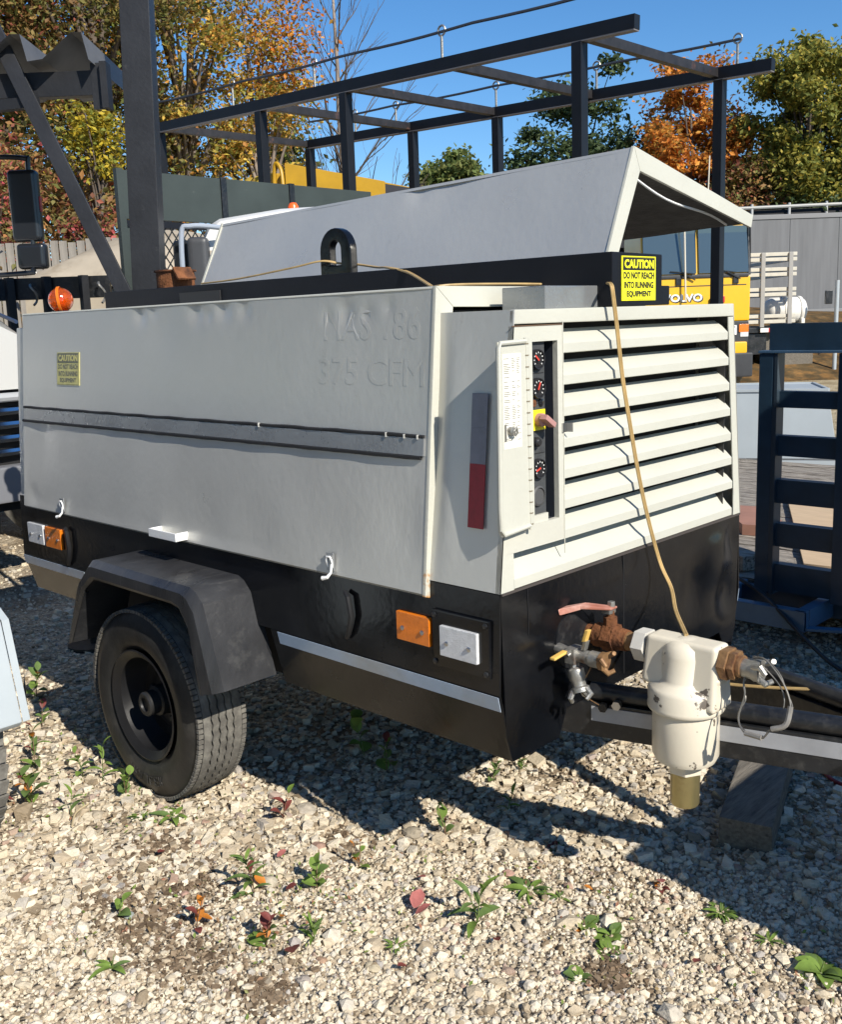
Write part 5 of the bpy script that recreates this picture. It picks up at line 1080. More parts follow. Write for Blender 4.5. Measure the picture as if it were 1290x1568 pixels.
# --- stake body truck
S = thing('stake_truck', 'cream stake sided truck body beside the yellow cab', 'truck', (-9.4, 20.9, 0))
so_ = V(-8.95, 21.35, 0); sf = V(-.70, -.71, 0); sb = V(-.71, .70, 0)
def sp(a, b, z): return tuple(so_+sf*a+sb*b+V(0, 0, z))
def sbox(nm, a0, a1, b0_, b1_, z0, z1, mat, lab=None):
    m_ = MB(); m_.hexa([sp(a0, b0_, z0), sp(a1, b0_, z0), sp(a1, b1_, z0), sp(a0, b1_, z0), sp(a0, b0_, z1), sp(a1, b0_, z1), sp(a1, b1_, z1), sp(a0, b1_, z1)]); return build(nm, m_, mat, S, bevel=.008, label=lab)
for a in (0.05, .72, 1.5, 2.2): sbox('stake', a, a+.10, -.05, .0, 1.25, 3.0, M('stake_grey', (.3, .29, .27), .5))
for z in (1.34, 1.47, 1.98, 2.10, 2.40+.05, 2.57, 2.80, 2.92):
    sbox('rail', -.06, 2.36, 0, .03, z, z+.085, stake_m); sbox('rail', -.06, -.02, .05, 4.0, z, z+.085, stake_m)
sbox('deck', -.05, 2.36, .04, 4.5, 1.12, 1.24, blackd); sbox('tail_lamp', .35, .60, -.03, .02, 1.13, 1.23, redl); sbox('reflector', .60, .80, -.03, .02, 1.13, 1.23, white); sbox('chassis', .6, 1.7, .1, 6, .6, 1.1, blackd)
m_ = MB(); m_.lathe([(.10, 0), (.16, .05), (.02, .45)], sp(-.75, .2, .98), (0, 0, -1), 12); build('tow_hook', m_, galv, S)
for b in (.9, 5): 
    for a in (.1, 2.2): simple_wheel(S, sp(a, b, .48), sf, .48, .28)
Tk = thing('white_tank', 'white ribbed plastic tank on a skid behind the cream stake sides', 'tank', (-9.1, 21.8, 0))
tc_ = V(-9.35, 21.75, 1.63); ta = V(.70, .71, 0)
m_ = MB(); m_.lathe([(.001, -.52), (.14, -.50), (.26, -.44), (.32, -.36), (.33, 0), (.32, .36), (.26, .46), (.14, .52), (.001, .54)], tc_, ta, 24, cap=False); build('tank_shell', m_, tankw, Tk, smooth=60)
for q in (-.1, .3):
    m_ = MB(); m_.lathe([(.335, q), (.342, q+.01), (.342, q+.07), (.335, q+.08)], tc_, ta, 24, cap=False); m_.obox(tc_+ta*(q+.04)+V(.1, -.1, -.3), ta*.04, V(-.71, .7, 0)*.2, (0, 0, .1)); build('strap_leg', m_, tankw, Tk)
m_ = MB(); m_.obox(tc_-V(0, 0, .385), ta*.7, V(-.71, .7, 0)*.4, (0, 0, .03)); m_.obox(tc_-V(0, 0, 1.03), ta*.6, V(-.71, .7, 0)*.35, (0, 0, .58)); build('skid', m_, timber, Tk)
# --- long grey trailer
Lt = thing('grey_box_trailer', 'long weathered grey box trailer across the back right of the yard', 'trailer', (-8, 32, 0))
t0 = V(-14.6, 26.6, 0); tdx = V(.70, .715, 0).normalized(); tbk = V(-.715, .70, 0).normalized()
def tp_(a, b, z): return tuple(t0+tdx*a+tbk*b+V(0, 0, z))
L_ = 14.0; np_ = 9
for i in range(np_):
    a0 = L_*i/np_; m_ = MB(); a1 = L_*(i+1)/np_-.007; m_.hexa([tp_(a0, 0, 1.62), tp_(a1, 0, 1.62), tp_(a1, .05, 1.62), tp_(a0, .05, 1.62), tp_(a0, 0, 4.42), tp_(a1, 0, 4.42), tp_(a1, .05, 4.42), tp_(a0, .05, 4.42)]); build('side_panel', m_, steelgrey, Lt, bevel=.006, seg=1)
def tbox(nm, a0, a1, b0_, b1_, z0, z1, mat):
    m_ = MB(); m_.hexa([tp_(a0, b0_, z0), tp_(a1, b0_, z0), tp_(a1, b1_, z0), tp_(a0, b1_, z0), tp_(a0, b0_, z1), tp_(a1, b0_, z1), tp_(a1, b1_, z1), tp_(a0, b1_, z1)]); return build(nm, m_, mat, Lt, bevel=.01)
tbox('bottom_rail', -.05, L_, -.04, .06, 1.50, 1.62, M('rail_grey', (.2, .2, .2), .5)); tbox('top_rail', -.05, L_, -.03, .06, 4.42, 4.56, M('rail_grey', (.2, .2, .2), .5)); tbox('box', .02, L_, .06, 2.5, 1.45, 4.5, steelgrey)
tbox('chassis', .5, L_, .4, 2.0, .9, 1.44, blackd); tbox('undercarriage', 1, L_-1, .9, 1.7, .5, .9, blackd)
for a in (2, 11, 12.3):
    for b in (.2, 2.2): simple_wheel(Lt, tp_(a, b, .5), tbk, .5, .28)
tbox('landing_leg', 6.4, 6.6, .15, .35, 0.0, 1.45, steelgrey)
# pipe rail on a dark roof behind
Hr = thing('roof_rail', 'pale pipe rail with short white posts above a dark roof beyond the grey trailer', 'roof rail', (-8, 36, 0))
m_ = MB(); m_.tube([tp_(-1.2, 3.4, 5.05), tp_(L_, 3.4, 5.25)], .06, 8); build('rail', m_, M('rail_pale', (.30, .30, .28), .5), Hr)
for i in range(9):
    m_ = MB(); a = -.8+i*1.3; m_.tube([tp_(a, 3.4, 4.75), tp_(a, 3.4, 5.18+.016*i)], .05, 8); build('rail_post', m_, M('rail_post_pale', (.42, .42, .40), .5), Hr)
m_ = MB(); m_.hexa([tp_(-2, 3.0, 3.9), tp_(L_, 3.0, 3.9), tp_(L_, 6, 3.9), tp_(-2, 6, 3.9), tp_(-2, 3.6, 4.98), tp_(L_, 3.6, 5.16), tp_(L_, 6, 5.16), tp_(-2, 6, 4.98)]); m_.hexa([tp_(-2, 3.2, 0), tp_(L_, 3.2, 0), tp_(L_, 5.8, 0), tp_(-2, 5.8, 0), tp_(-2, 3.2, 3.9), tp_(L_, 3.2, 3.9), tp_(L_, 5.8, 3.9), tp_(-2, 5.8, 3.9)]); build('dark_roof', m_, dark, Hr)
# mirror post near the right edge
Mp = thing('mirror_post', 'grey post with a small black mirror standing at the right edge', 'post', (-8.1, 21.8, 0))
m_ = MB(); m_.tube([(-8.12, 21.86, 0), (-8.15, 21.95, 2.3)], .05, 10); build('post', m_, grey, Mp); m_ = MB(); m_.obox((-8.29, 21.80, 1.91), (.06, .06, 0), (-.03, .03, 0), (0, 0, .16)); build('mirror', m_, blackd, Mp, bevel=.02)
# --- back fence
Fn = thing('board_fence', 'weathered pale board fence below the red trees at far left', 'fence', (-14, 3, 0))
fa, fb = V(-13.6, .8, 0), V(-9.2, 6.2, 0); nb = 62
m_ = MB(); m_.box(-.05, .05, -.012, .012, 0, 1.5); base_board = None
dirf = (fb-fa).normalized(); ang = math.atan2(dirf.y, dirf.x); Lf = (fb-fa).length
for i in range(nb):
    p = fa+dirf*(Lf*(i+.5)/nb)
    if base_board is None:
        bmb = MB(); bmb.box(-.048, .048, -.011, .011, 0, 1.45); base_board = build('fence_board', bmb, fence_m, None, loc=(0, 0, 0)); base_board.parent = Fn
        ob = base_board
    else: ob = base_board.copy(); C.objects.link(ob)
    ob.matrix_basis = Matrix.Translation(p-Fn.location+V(0, 0, 1.45+rnd.uniform(-.03, .03)))@Matrix.Rotation(ang+rnd.uniform(-.06, .06), 4, 'Z')
m_ = MB(); m_.bar(fa+V(0, 0, 1.75)-V(.05, -.04, 0), fb+V(0, 0, 1.75)-V(.05, -.04, 0), .05, .09); m_.bar(fa+V(0, 0, 2.6)-V(.05, -.04, 0), fb+V(0, 0, 2.6)-V(.05, -.04, 0), .05, .09)
build('fence_rail', m_, fence_m, Fn)
m_ = MB(); m_.hexa([fa+V(-.4, .3, 0), fb+V(-.4, .3, 0), fb+V(.1, -.1, 0), fa+V(.1, -.1, 0), fa+V(-.4, .3, 1.46), fb+V(-.4, .3, 1.46), fb+V(.1, -.1, 1.46), fa+V(.1, -.1, 1.46)]); build('retaining_wall', m_, timber, Fn)
# --- unseen blocks added right of the frame to shade gravel and ladder gate
U = thing('shade_trailer', 'unseen low grey box in trailer form, added to shade the gravel by the drawbar', 'trailer', (2.4, .3, 0))
cube('box', 1.48, 3.4, -.36, .82, .42, 1.08, grey, U, .02); cube('lid', 1.46, 3.42, -.38, .84, 1.083, 1.12, grey, U, .01); cube('tail_panel', 1.465, 1.478, -.30, .76, .5, 1.0, silver2, U, .004)
for yv in (-.42, .88): simple_wheel(U, (2.5, yv, .33), (0, 1, 0), .33, .2)
cube('chassis', 1.55, 3.3, -.25, .7, .30, .42, blackd, U)
Q = thing('shade_cabinet', 'unseen tall dark blue cabinet, added to shade the ladder gate', 'cabinet', (2.4, 1.6, 0))
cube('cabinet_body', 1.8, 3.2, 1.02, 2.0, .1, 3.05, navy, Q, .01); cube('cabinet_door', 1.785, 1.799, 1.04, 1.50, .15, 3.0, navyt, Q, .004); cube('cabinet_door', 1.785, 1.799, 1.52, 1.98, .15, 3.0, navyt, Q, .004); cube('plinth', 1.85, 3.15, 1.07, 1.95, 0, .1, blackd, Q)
cube('handle', 1.765, 1.785, 1.47, 1.49, 1.3, 1.5, steel, Q)
# ================================================================== TREES
def leaf_mat(name, ramp, var=.42, transl=.4):
    n = len(ramp); ramp = [tuple(min(.8, q*1.85) for q in c) for c in ramp]
    return M(name, (.1, .1, .05), .6, 0, .25, var=var, vscale=.9, island=[(i/(n-1), c) for i, c in enumerate(ramp)], transl=transl)
GOLD = leaf_mat('gold_leaves', [(.09, .10, .022), (.30, .22, .04), (.40, .28, .05), (.42, .20, .04), (.18, .17, .04), (.11, .14, .03), (.30, .13, .04), (.36, .30, .05)])
REDB = leaf_mat('red_brown_leaves', [(.10, .05, .03), (.26, .08, .05), (.13, .12, .04), (.22, .12, .05), (.09, .11, .03), (.28, .14, .05), (.12, .13, .04)])
OLIVEB = leaf_mat('olive_brown_leaves', [(.06, .075, .02), (.13, .12, .035), (.18, .12, .04), (.08, .10, .025), (.14, .08, .035)])
YEL = leaf_mat('yellow_leaves', [(.28, .22, .02), (.36, .26, .025), (.13, .15, .03), (.22, .19, .03)])
PINK = leaf_mat('crimson_leaves', [(.30, .05, .06), (.36, .09, .08), (.16, .06, .04), (.12, .10, .035), (.12, .12, .04), (.36, .13, .05)])
DKG = leaf_mat('dark_green_leaves', [(.022, .036, .014), (.038, .06, .022), (.055, .075, .03), (.03, .045, .018)], transl=.25)
ORG = leaf_mat('orange_leaves', [(.40, .12, .02), (.52, .19, .03), (.28, .09, .02), (.12, .085, .02), (.46, .22, .04)])
OLV = leaf_mat('olive_leaves', [(.10, .11, .025), (.19, .18, .035), (.28, .22, .04), (.07, .085, .02), (.14, .15, .03)])
PINE = leaf_mat('moss_green_leaves', [(.055, .085, .025), (.10, .13, .04), (.14, .15, .045), (.07, .075, .02)])
trng = np.random.default_rng(11)
def leaves_mesh(name, centres, size, mat):
    N = len(centres); r = trng
    nrm = r.normal(0, 1, (N, 3)); nrm[:, 2] = np.abs(nrm[:, 2])+.25; nrm /= np.linalg.norm(nrm, axis=1)[:, None]
    t = r.normal(0, 1, (N, 3)); t -= nrm*(t*nrm).sum(1)[:, None]; t /= np.linalg.norm(t, axis=1)[:, None]; b = np.cross(nrm, t)
    s = (size*r.uniform(.6, 1.35, N))[:, None]
    Vv = np.stack([centres-t*s, centres+b*s*.55+nrm*s*.12, centres+t*s, centres-b*s*.55+nrm*s*.12], 1).reshape(-1, 3)
    return tri_mesh(name, Vv, np.arange(N*4).reshape(-1, 4), mat)
def tree(name, label, x, y, z0, h, rad, crown_lo, nclump, nleaf, lsize, mat, barkm=bark, group=None, clump=.75, lean=(0, 0), sub=None, flat=.7, shell=.55, trunk_r=None, nlimb=38):
    t = thing(name, label, 'tree' if 'shrub' not in name else 'shrub', (x, y, z0), group=group)
    rr = trng; cz = (h+crown_lo)/2; hz_ = (h-crown_lo)/2
    # clump centres in an uneven ellipsoid
    d = rr.normal(0, 1, (nclump, 3)); d /= np.linalg.norm(d, axis=1)[:, None]; q = rr.uniform(shell**3, 1, nclump)**(1/3)
    lob = 1+.22*np.sin(3*np.arctan2(d[:, 1], d[:, 0])+x)+.15*np.sin(5*d[:, 2]+y)
    cc = d*q[:, None]*lob[:, None]*np.array([rad, rad, hz_])*.86+np.array([lean[0], lean[1], cz])
    taper = 1-.35*np.clip((cc[:, 2]-cz)/hz_, 0, 1)
    cc[:, :2] = (cc[:, :2]-np.array(lean))*taper[:, None]+np.array(lean)
    which = rr.integers(0, nclump, nleaf); csz = rr.uniform(.5, 1.25, nclump)*clump
    L_ = cc[which]+rr.normal(0, 1, (nleaf, 3))*csz[which][:, None]*np.array([.62, .62, .62*flat])
    L_ = L_[L_[:, 2] > .1]
    o = leaves_mesh('crown', L_, lsize, mat); o.parent = t
    if sub:
        for nm, m2, frac, cent, r2 in sub:
            n2 = int(nleaf*frac); P_ = np.array(cent)+rr.normal(0, 1, (n2, 3))*np.array(r2); o2 = leaves_mesh(nm, P_, lsize, m2); o2.parent = t
    m_ = MB(); tr_ = trunk_r or h*.018
    top = h*.86; path = [V(lean[0]*(i/6)**1.5+.12*math.sin(i*1.9+x), lean[1]*(i/6)**1.5+.12*math.cos(i*1.3+y), top*i/6) for i in range(7)]
    path[0].z = -.3
    m_.tube(path, [tr_*(1-.85*i/6) for i in range(7)], 9)
    idx = rr.permutation(nclump)[:nlimb]
    for i in idx:
        c_ = V(*cc[i]); f = min(.92, max(.18, (c_.z/h)*.72)); k = f*6; a = path[int(k)].lerp(path[min(6, int(k)+1)], k-int(k)); mid = a.lerp(c_, .55)+V(0, 0, .12*(c_-a).length)
        r0 = tr_*(1-.85*f)*.72; m_.tube([a, a.lerp(mid, .5)+V(0, 0, .02), mid, c_], [r0, r0*.75, r0*.5, .012], 6, cap=False)
    me_v = [tuple(v) for v in m_.v]; me = bpy.data.meshes.new('trunk'); me.from_pydata(me_v, [], m_.f); me.shade_smooth(); me.materials.append(barkm)
    ob = bpy.data.objects.new('trunk', me); C.objects.link(ob); ob.parent = t
    return t
GL = 'autumn trees beyond the fence at the left'; GR = 'trees beyond the grey trailer'
tree('maple_tree', 'tall red brown maple at the far left edge above the board fence', -16.3, 4.6, 1.2, 9.6, 2.9, 1.2, 110, 36000, .052, REDB, group=GL)
tree('oak_tree', 'olive brown oak between the canopy post and the red maple', -15.4, 7.0, 1.4, 9.8, 2.5, 1.0, 110, 34000, .052, OLIVEB, group=GL)
tree('oak_tree', 'golden oak with sky gaps just right of the canopy post', -15.7, 8.9, 1.2, 9.4, 2.3, 1.4, 64, 14500, .052, GOLD, barkp, group=GL, clump=.46, shell=.5)
tree('oak_tree', 'orange gold oak left of the bare tree', -14.75, 10.1, 1.0, 7.2, 1.45, 1.3, 40, 9500, .05, GOLD, barkp, group=GL, clump=.42, shell=.45, sub=[('orange_spray', ORG, .18, (.35, .35, 6.0), (.4, .45, .6))])
tree('oak_tree', 'deep olive tree standing behind the maple and the golden oaks', -22.5, 6.6, 2.0, 9.0, 4.0, .8, 90, 14000, .11, OLIVEB, group=GL, clump=1.0)
tree('oak_tree', 'dark brown tree behind the decking at upper left', -20.5, 4.0, 2.0, 12.0, 4.0, 1.5, 100, 16000, .11, REDB, group=GL, clump=1.0)
tree('yellow_sapling', 'bright yellow sapling in front of the red maple', -12.75, 5.42, 1.4, 3.7, .40, 2.5, 14, 2200, .045, YEL, group=GL, clump=.26)
tree('crimson_shrub', 'crimson leaved shrub leaning over the board fence', -12.3, 3.55, 1.5, 2.9, 1.0, .4, 22, 2600, .045, PINK, group=GL, clump=.34)
tree('crimson_shrub', 'crimson and orange shrub beside the diagonal brace', -11.5, 4.75, 1.4, 2.0, .7, .4, 16, 1800, .045, PINK, group=GL, clump=.3, sub=[('orange_spray', ORG, .4, (.45, .5, 1.25), (.22, .25, .3))])
tree('brown_shrub', 'dull red brown thicket below the yellow sapling', -13.4, 5.6, 1.4, 3.0, 1.4, .3, 30, 5200, .06, REDB, group=GL, clump=.5)
tree('brown_shrub', 'brown green thicket behind the large black mirror', -14.3, 3.3, 1.4, 3.2, 1.6, .3, 30, 5200, .06, OLIVEB, group=GL, clump=.5)
tree('gold_shrub', 'low gold and orange undergrowth above the green grey panels', -14.0, 9.3, .8, 3.6, 2.0, .3, 30, 6000, .065, GOLD, barkp, group=GL, clump=.55)
tree('gold_shrub', 'olive yellow bush left of the yellow boom', -14.6, 11.3, .6, 3.9, 1.3, .3, 26, 5000, .065, PINE, barkp, group=GL, clump=.5)
tree('evergreen_tree', 'moss green tree just left of the bare trunk', -19.6, 14.6, .6, 6.6, 1.35, 1.6, 40, 9000, .085, PINE, group=GL, clump=.5)
# bare tree: branching only
bt = thing('bare_tree', 'leafless tree with fine upright twigs against the sky behind the rack', 'tree', (-17.2, 14.4, 0))
m_ = MB(); tw_ = MB()
def branch(p, d, l, r, depth):
    q = p+d*l; mid = p+d*l*.5+V(rnd.uniform(-.05, .05), rnd.uniform(-.05, .05), 0)*l
    (m_ if depth < 2 else tw_).tube([p, mid, q], [r, r*.82, r*.62], 6 if depth < 2 else 4, cap=False)
    if depth > 4 or r < .004: return
    for k in range(3 if depth < 4 else 2):
        a = rnd.uniform(0, 6.28); s = rnd.uniform(.35, .75) if k else rnd.uniform(.05, .22)
        nd = (d+V(math.cos(a)*s, math.sin(a)*s, .12)).normalized(); branch(p.lerp(q, 1 if k == 0 else rnd.uniform(.45, 1)), nd, l*rnd.uniform(.62, .88), r*(.66 if k == 0 else .45), depth+1)
m_.tube([V(.05*math.sin(i*1.7), .05*math.cos(i*1.1), 9.6*i/10) for i in range(11)], [.13*(1-.08*i) for i in range(11)], 8)
for i in range(22):
    zz = 2.4+i*.31; a = i*2.4+rnd.uniform(-.4, .4); up = rnd.uniform(.9, 1.7)
    branch(V(0, 0, zz), V(math.cos(a), math.sin(a), up).normalized(), rnd.uniform(.9, 1.35)*(1.15-.05*i*.6), .045*(1-.028*i), 2)
for nm, mbx in (('trunk', m_), ('twigs', tw_)):
    me = bpy.data.meshes.new(nm); me.from_pydata([tuple(v) for v in mbx.v], [], mbx.f); me.shade_smooth(); me.materials.append(bark if nm == 'twigs' else barkp)
    ob = bpy.data.objects.new(nm, me); C.objects.link(ob); ob.parent = bt
    if nm == 'twigs': ob['kind'] = 'stuff'
tree('round_tree', 'small round green tree alone against the sky beyond the rack', -47.4, 52.0, 0, 13.6, 2.55, 8.2, 46, 9000, .22, PINE, group=GR, clump=.8)
tree('oak_tree', 'large dark green oak left of the orange maple', -24.2, 34.6, 0, 11.9, 3.9, 1.5, 120, 34000, .125, DKG, group=GR, clump=.8, shell=.4)
tree('oak_tree', 'lower dark green oak at the left flank of the large one', -26.6, 33.0, 0, 8.6, 2.2, 1.5, 50, 13000, .125, DKG, group=GR, clump=.85)
tree('maple_tree', 'bright orange maple rising behind the tip of the raised door', -19.4, 35.2, 0, 11.2, 2.9, 1.5, 110, 34000, .108, ORG, group=GR, clump=.62)
tree('poplar_tree', 'tall olive yellow tree at the right edge', -15.2, 36.6, 0, 12.6, 2.7, 2.0, 120, 38000, .11, OLV, group=GR, clump=.62)
tree('poplar_tree', 'olive yellow tree filling the gap between the two at the right edge', -14.6, 39.5, 0, 11.8, 2.7, 1.2, 90, 18000, .12, OLV, group=GR, clump=.7)
tree('poplar_tree', 'olive green tree partly cut by the right edge', -12.2, 38.5, 0, 12.0, 3.0, 1.5, 100, 26000, .12, OLV, group=GR, clump=.75)
tree('brown_shrub', 'russet undergrowth between the orange maple and the pale rail', -17.0, 34.6, 0, 7.4, 2.4, .5, 50, 13000, .09, REDB, group=GR, clump=.8)
tree('dark_shrub', 'dark undergrowth at the right edge above the grey trailer', -13.4, 36.0, 0, 7.2, 2.8, .5, 56, 15000, .1, DKG, group=GR, clump=.85)
# far-off wood that reads as one mass
P_ = []
for k in range(60):
    a = lerp(R(88), R(160), k/59); rr_ = 68+rnd.uniform(-4, 10); hh = rnd.uniform(3, 6.5); c_ = np.array([1.6+rr_*math.cos(a), -2.6+rr_*math.sin(a), hh*.5])
    P_.append(c_+trng.normal(0, 1, (420, 3))*np.array([1.9, 1.9, hh*.28]))
P_ = np.concatenate(P_); P_ = P_[P_[:, 2] > 0]
fw = leaves_mesh('far_woods', P_, .36, OLIVEB); fw['kind'] = 'stuff'

# unseen wood added behind the camera to dim the sky fill (copies sharing mesh data)
srcs = [o for o in bpy.data.objects if o.parent is None and o.name.split('.')[0] in ('maple_tree', 'oak_tree') and o.location.x > -17]
spots = [(-17, -9.5, 1.1), (-12.5, -11.5, 1.2), (-8, -13, 1.05), (-3.2, -13.8, 1.2), (1.2, -14.6, 1.1), (5.5, -16, 1.25), (10, -18, 1.2), (-21, -4.5, 1.1)]
for i, (x, y, s) in enumerate(spots):
    a = srcs[i % len(srcs)]; c_ = a.copy(); C.objects.link(c_); c_.location = (x, y, 0); c_.rotation_euler = (0, 0, i*1.7); c_.scale = (s, s, s)
    c_['label'] = ['golden', 'red brown', 'olive', 'orange gold'][i % 4]+' tree copy outside the picture, added to dim the sky fill, number '+['one', 'two', 'three', 'four', 'five', 'six', 'seven', 'eight'][i]+' along the yard edge behind the photographer'; c_['group'] = 'trees behind the photographer'
    for ch in a.children: d = ch.copy(); C.objects.link(d); d.parent = c_
# ================================================================== WEEDS, FALLEN LEAVES, ODD STONES
def leaf_mesh(nm, L_, W_, bend, mat, n=5, notch=0):
    vs = []; fs = []
    for i in range(n+1):
        t = i/n; w_ = W_*math.sin(math.pi*min(1, t*.92+.06))**.8*(1+notch*math.sin(t*20)); z = bend*L_*t*t*-1+.12*L_*math.sin(t*2)
        vs += [(L_*t, -w_/2, z+.16*w_), (L_*t, 0, z), (L_*t, w_/2, z+.16*w_)]
    for i in range(n):
        for j in (0, 1): a = i*3+j; fs.append((a, a+1, a+4, a+3))
    me = bpy.data.meshes.new(nm); me.from_pydata(vs, [], fs); me.shade_smooth(); me.materials.append(mat); return me
LM = {
 'broad': [leaf_mesh('leaf', .040, .026, .25, leafgreen), leaf_mesh('leaf', .040, .026, .25, leafdark)],
 'round': [leaf_mesh('leaf', .030, .026, .1, leafgreen), leaf_mesh('leaf', .030, .026, .1, leafdark)],
 'lance': [leaf_mesh('leaf', .060, .017, .35, leafgreen, 6), leaf_mesh('leaf', .060, .017, .35, leafdark, 6)],
 'fine': [leaf_mesh('leaf', .030, .006, .2, leafgreen, 4), leaf_mesh('leaf', .030, .006, .2, leafdark, 4)],
 'red': [leaf_mesh('leaf', .036, .022, .2, leafred), leaf_mesh('leaf', .032, .020, .1, leafora)]}
def weed(x, y, kind, n, h, size, label, red=0, rosette=False):
    t = thing('weed', label, 'weed', (x, y, 0), rnd.uniform(0, 6.28), 'weeds growing through the gravel')
    m_ = MB(); tips = []
    ns = 1 if rosette else rnd.choice((1, 1, 2))
    for s_ in range(ns):
        a = rnd.uniform(0, 6.28); lx, ly = math.cos(a)*h*.25, math.sin(a)*h*.25
        p = [V(lx*(i/4)**1.5, ly*(i/4)**1.5, h*i/4) for i in range(5)]; p[0].z = -.01
        m_.tube(p, [.0022, .002, .0018, .0014, .001], 5); tips.append(p)
    me = bpy.data.meshes.new('stem'); me.from_pydata([tuple(v) for v in m_.v], [], m_.f); me.materials.append(stemm if red else stemg); me.shade_smooth()
    ob = bpy.data.objects.new('stem', me); C.objects.link(ob); ob.parent = t
    for k in range(n):
        p = tips[k % ns]; f = (.08+.1*rnd.random()) if rosette else (k+1)/n
        q = f*4; pt = p[int(min(3, q))].lerp(p[min(4, int(q)+1)], q-int(min(3, q)))
        src = LM['red'][rnd.random() < .4] if rnd.random() < red else LM[kind][rnd.random() < .35]
        o = bpy.data.objects.new('leaf', src); C.objects.link(o); o.parent = t
        az = k*2.4+rnd.uniform(-.4, .4); el = rnd.uniform(.05, .5) if rosette else rnd.uniform(.0, .75)+f*.35
        s = 1.22*size*rnd.uniform(.7, 1.15)*(1 if rosette else lerp(1.1, .75, f))
        o.matrix_basis = Matrix.Translation(pt)@Matrix.Rotation(az, 4, 'Z')@Matrix.Rotation(-el, 4, 'Y')@Matrix.Rotation(rnd.uniform(-.3, .3), 4, 'X')@Matrix.Scale(s, 4)
W_ = [
 (-2.90, -.66, 'broad', 8, .15, 1.5, 'upright weed with reddish base beside the light grey fender, in the shade', .2, False),
 (-2.55, -.80, 'round', 5, .10, 1.3, 'small round leaved seedling below the light grey fender corner', .2, False),
 (-2.15, -1.02, 'lance', 9, .16, 1.1, 'dark leafy weed right of the dusty tyre at lower left', .1, False),
 (-1.86, -1.17, 'broad', 11, .13, 1.7, 'bright broad leaved weed at the foot of the dusty tyre', .25, False),
 (-1.66, -1.12, 'lance', 4, .09, 1.0, 'thin drooping seedling beside a dark stone left of the trailer wheel', .0, False),
 (-1.93, -.93, 'broad', 5, .10, 1.0, 'low tuft between the two tyres', .0, False),
 (-1.83, -.90, 'lance', 6, .13, 1.0, 'thin grassy weed touching the left of the trailer wheel', .0, False),
 (-1.64, -.91, 'round', 7, .10, 1.4, 'green seedlings in front of the trailer wheel rim', .05, False),
 (-1.44, -.96, 'fine', 12, .03, 1.5, 'flat green tuft in front of the trailer wheel', .0, True),
 (-1.36, -.885, 'lance', 7, .03, 1.1, 'flat long leaved weed at the foot of the trailer wheel', .0, True),
 (-1.03, -.65, 'broad', 5, .11, 1.4, 'tall seedling at the shadow edge right of the trailer wheel', .3, False),
 (-1.20, -.10, 'round', 6, .17, 2.0, 'round leaved weed deep in the shade under the skirt', .0, False),
 (-1.02, -.15, 'round', 6, .12, 1.7, 'shaded broad weed beside the round leaved one under the skirt', .1, False),
 (-.74, -.99, 'lance', 14, .14, 1.0, 'lime green weed with a whorl of narrow leaves and one orange leaf', .08, False),
 (-.71, -1.22, 'broad', 6, .10, 1.1, 'orange and brown leaved seedling in the left foreground', .7, False),
 (-.74, -1.47, 'lance', 6, .05, .9, 'dark narrow leaved tuft at the bottom left', .0, True),
 (-.95, -1.33, 'broad', 4, .05, 1.1, 'small pale seedling by the blue stone', .0, False),
 (-.50, -1.13, 'broad', 9, .09, 1.3, 'maroon stemmed weed with few leaves at bottom left of centre', .75, False),
 (-.61, -.85, 'round', 9, .08, 1.3, 'round leaved clump at left of centre with reddish runners', .2, False),
 (-.59, -.69, 'round', 6, .09, 1.0, 'small upright seedling below the shadow corner', .35, False),
 (-.42, -1.02, 'fine', 16, .06, 1.5, 'feathery green tuft at bottom centre left', .0, False),
 (-.22, -.89, 'fine', 10, .03, 1.2, 'tiny flat tuft at bottom centre', .0, True),
 (-.53, -.35, 'round', 6, .10, 1.3, 'two tone seedling at the shadow tip below the skirt corner', .1, False),
 (-.12, -.66, 'lance', 9, .10, 1.15, 'dark green weed with large drooping pointed leaves at centre bottom', .0, False),
 (-.11, -.43, 'lance', 15, .02, 1.1, 'wide flat rosette of toothed green leaves right of centre', .0, True),
 (-.02, -.40, 'fine', 8, .02, 1.2, 'small tuft beside the wide rosette', .0, True),
 (-.20, -.18, 'broad', 6, .03, .9, 'dull olive rosette near the shadow bars', .3, True),
 (.12, -.47, 'broad', 10, .04, 1.0, 'leafy weed cluster left of the lime rosettes at lower right', .15, True),
 (.20, -.46, 'broad', 9, .03, 1.0, 'lime rosette, upper of two at lower right', .0, True),
 (.24, -.53, 'broad', 9, .03, 1.0, 'lime rosette, lower of two at lower right', .0, True),
 (.38, -.165, 'fine', 34, .03, 1.4, 'dense bright green cushion at right below the shade line', .0, True),
 (.54, -.20, 'fine', 8, .02, 1.2, 'faint green tuft right of the bright cushion', .0, True),
 (.70, -.24, 'broad', 11, .04, 1.5, 'large pale leaved rosette at the bottom right corner', .0, True),
 (.24, -.675, 'round', 6, .04, 1.1, 'dark rosette cut by the bottom edge', .0, True),
 (.18, -.165, 'red', 9, .05, .8, 'pinkish red dry weed below the separator shade', .6, True),
 (-.67, .07, 'broad', 7, .06, .9, 'pale green tuft in the sunny patch under the skirt corner, left', .0, False),
 (-.64, .20, 'broad', 5, .04, .8, 'pale green tuft in the sunny patch under the skirt corner, right', .0, False),
 (-.47, -.09, 'lance', 5, .07, .8, 'green seedling between two shadow bars', .0, False),
 (-2.35, -.75, 'lance', 5, .04, .9, 'flat weed in the shade strip left of the wheel', .0, True)]
for a in W_: weed(*a)
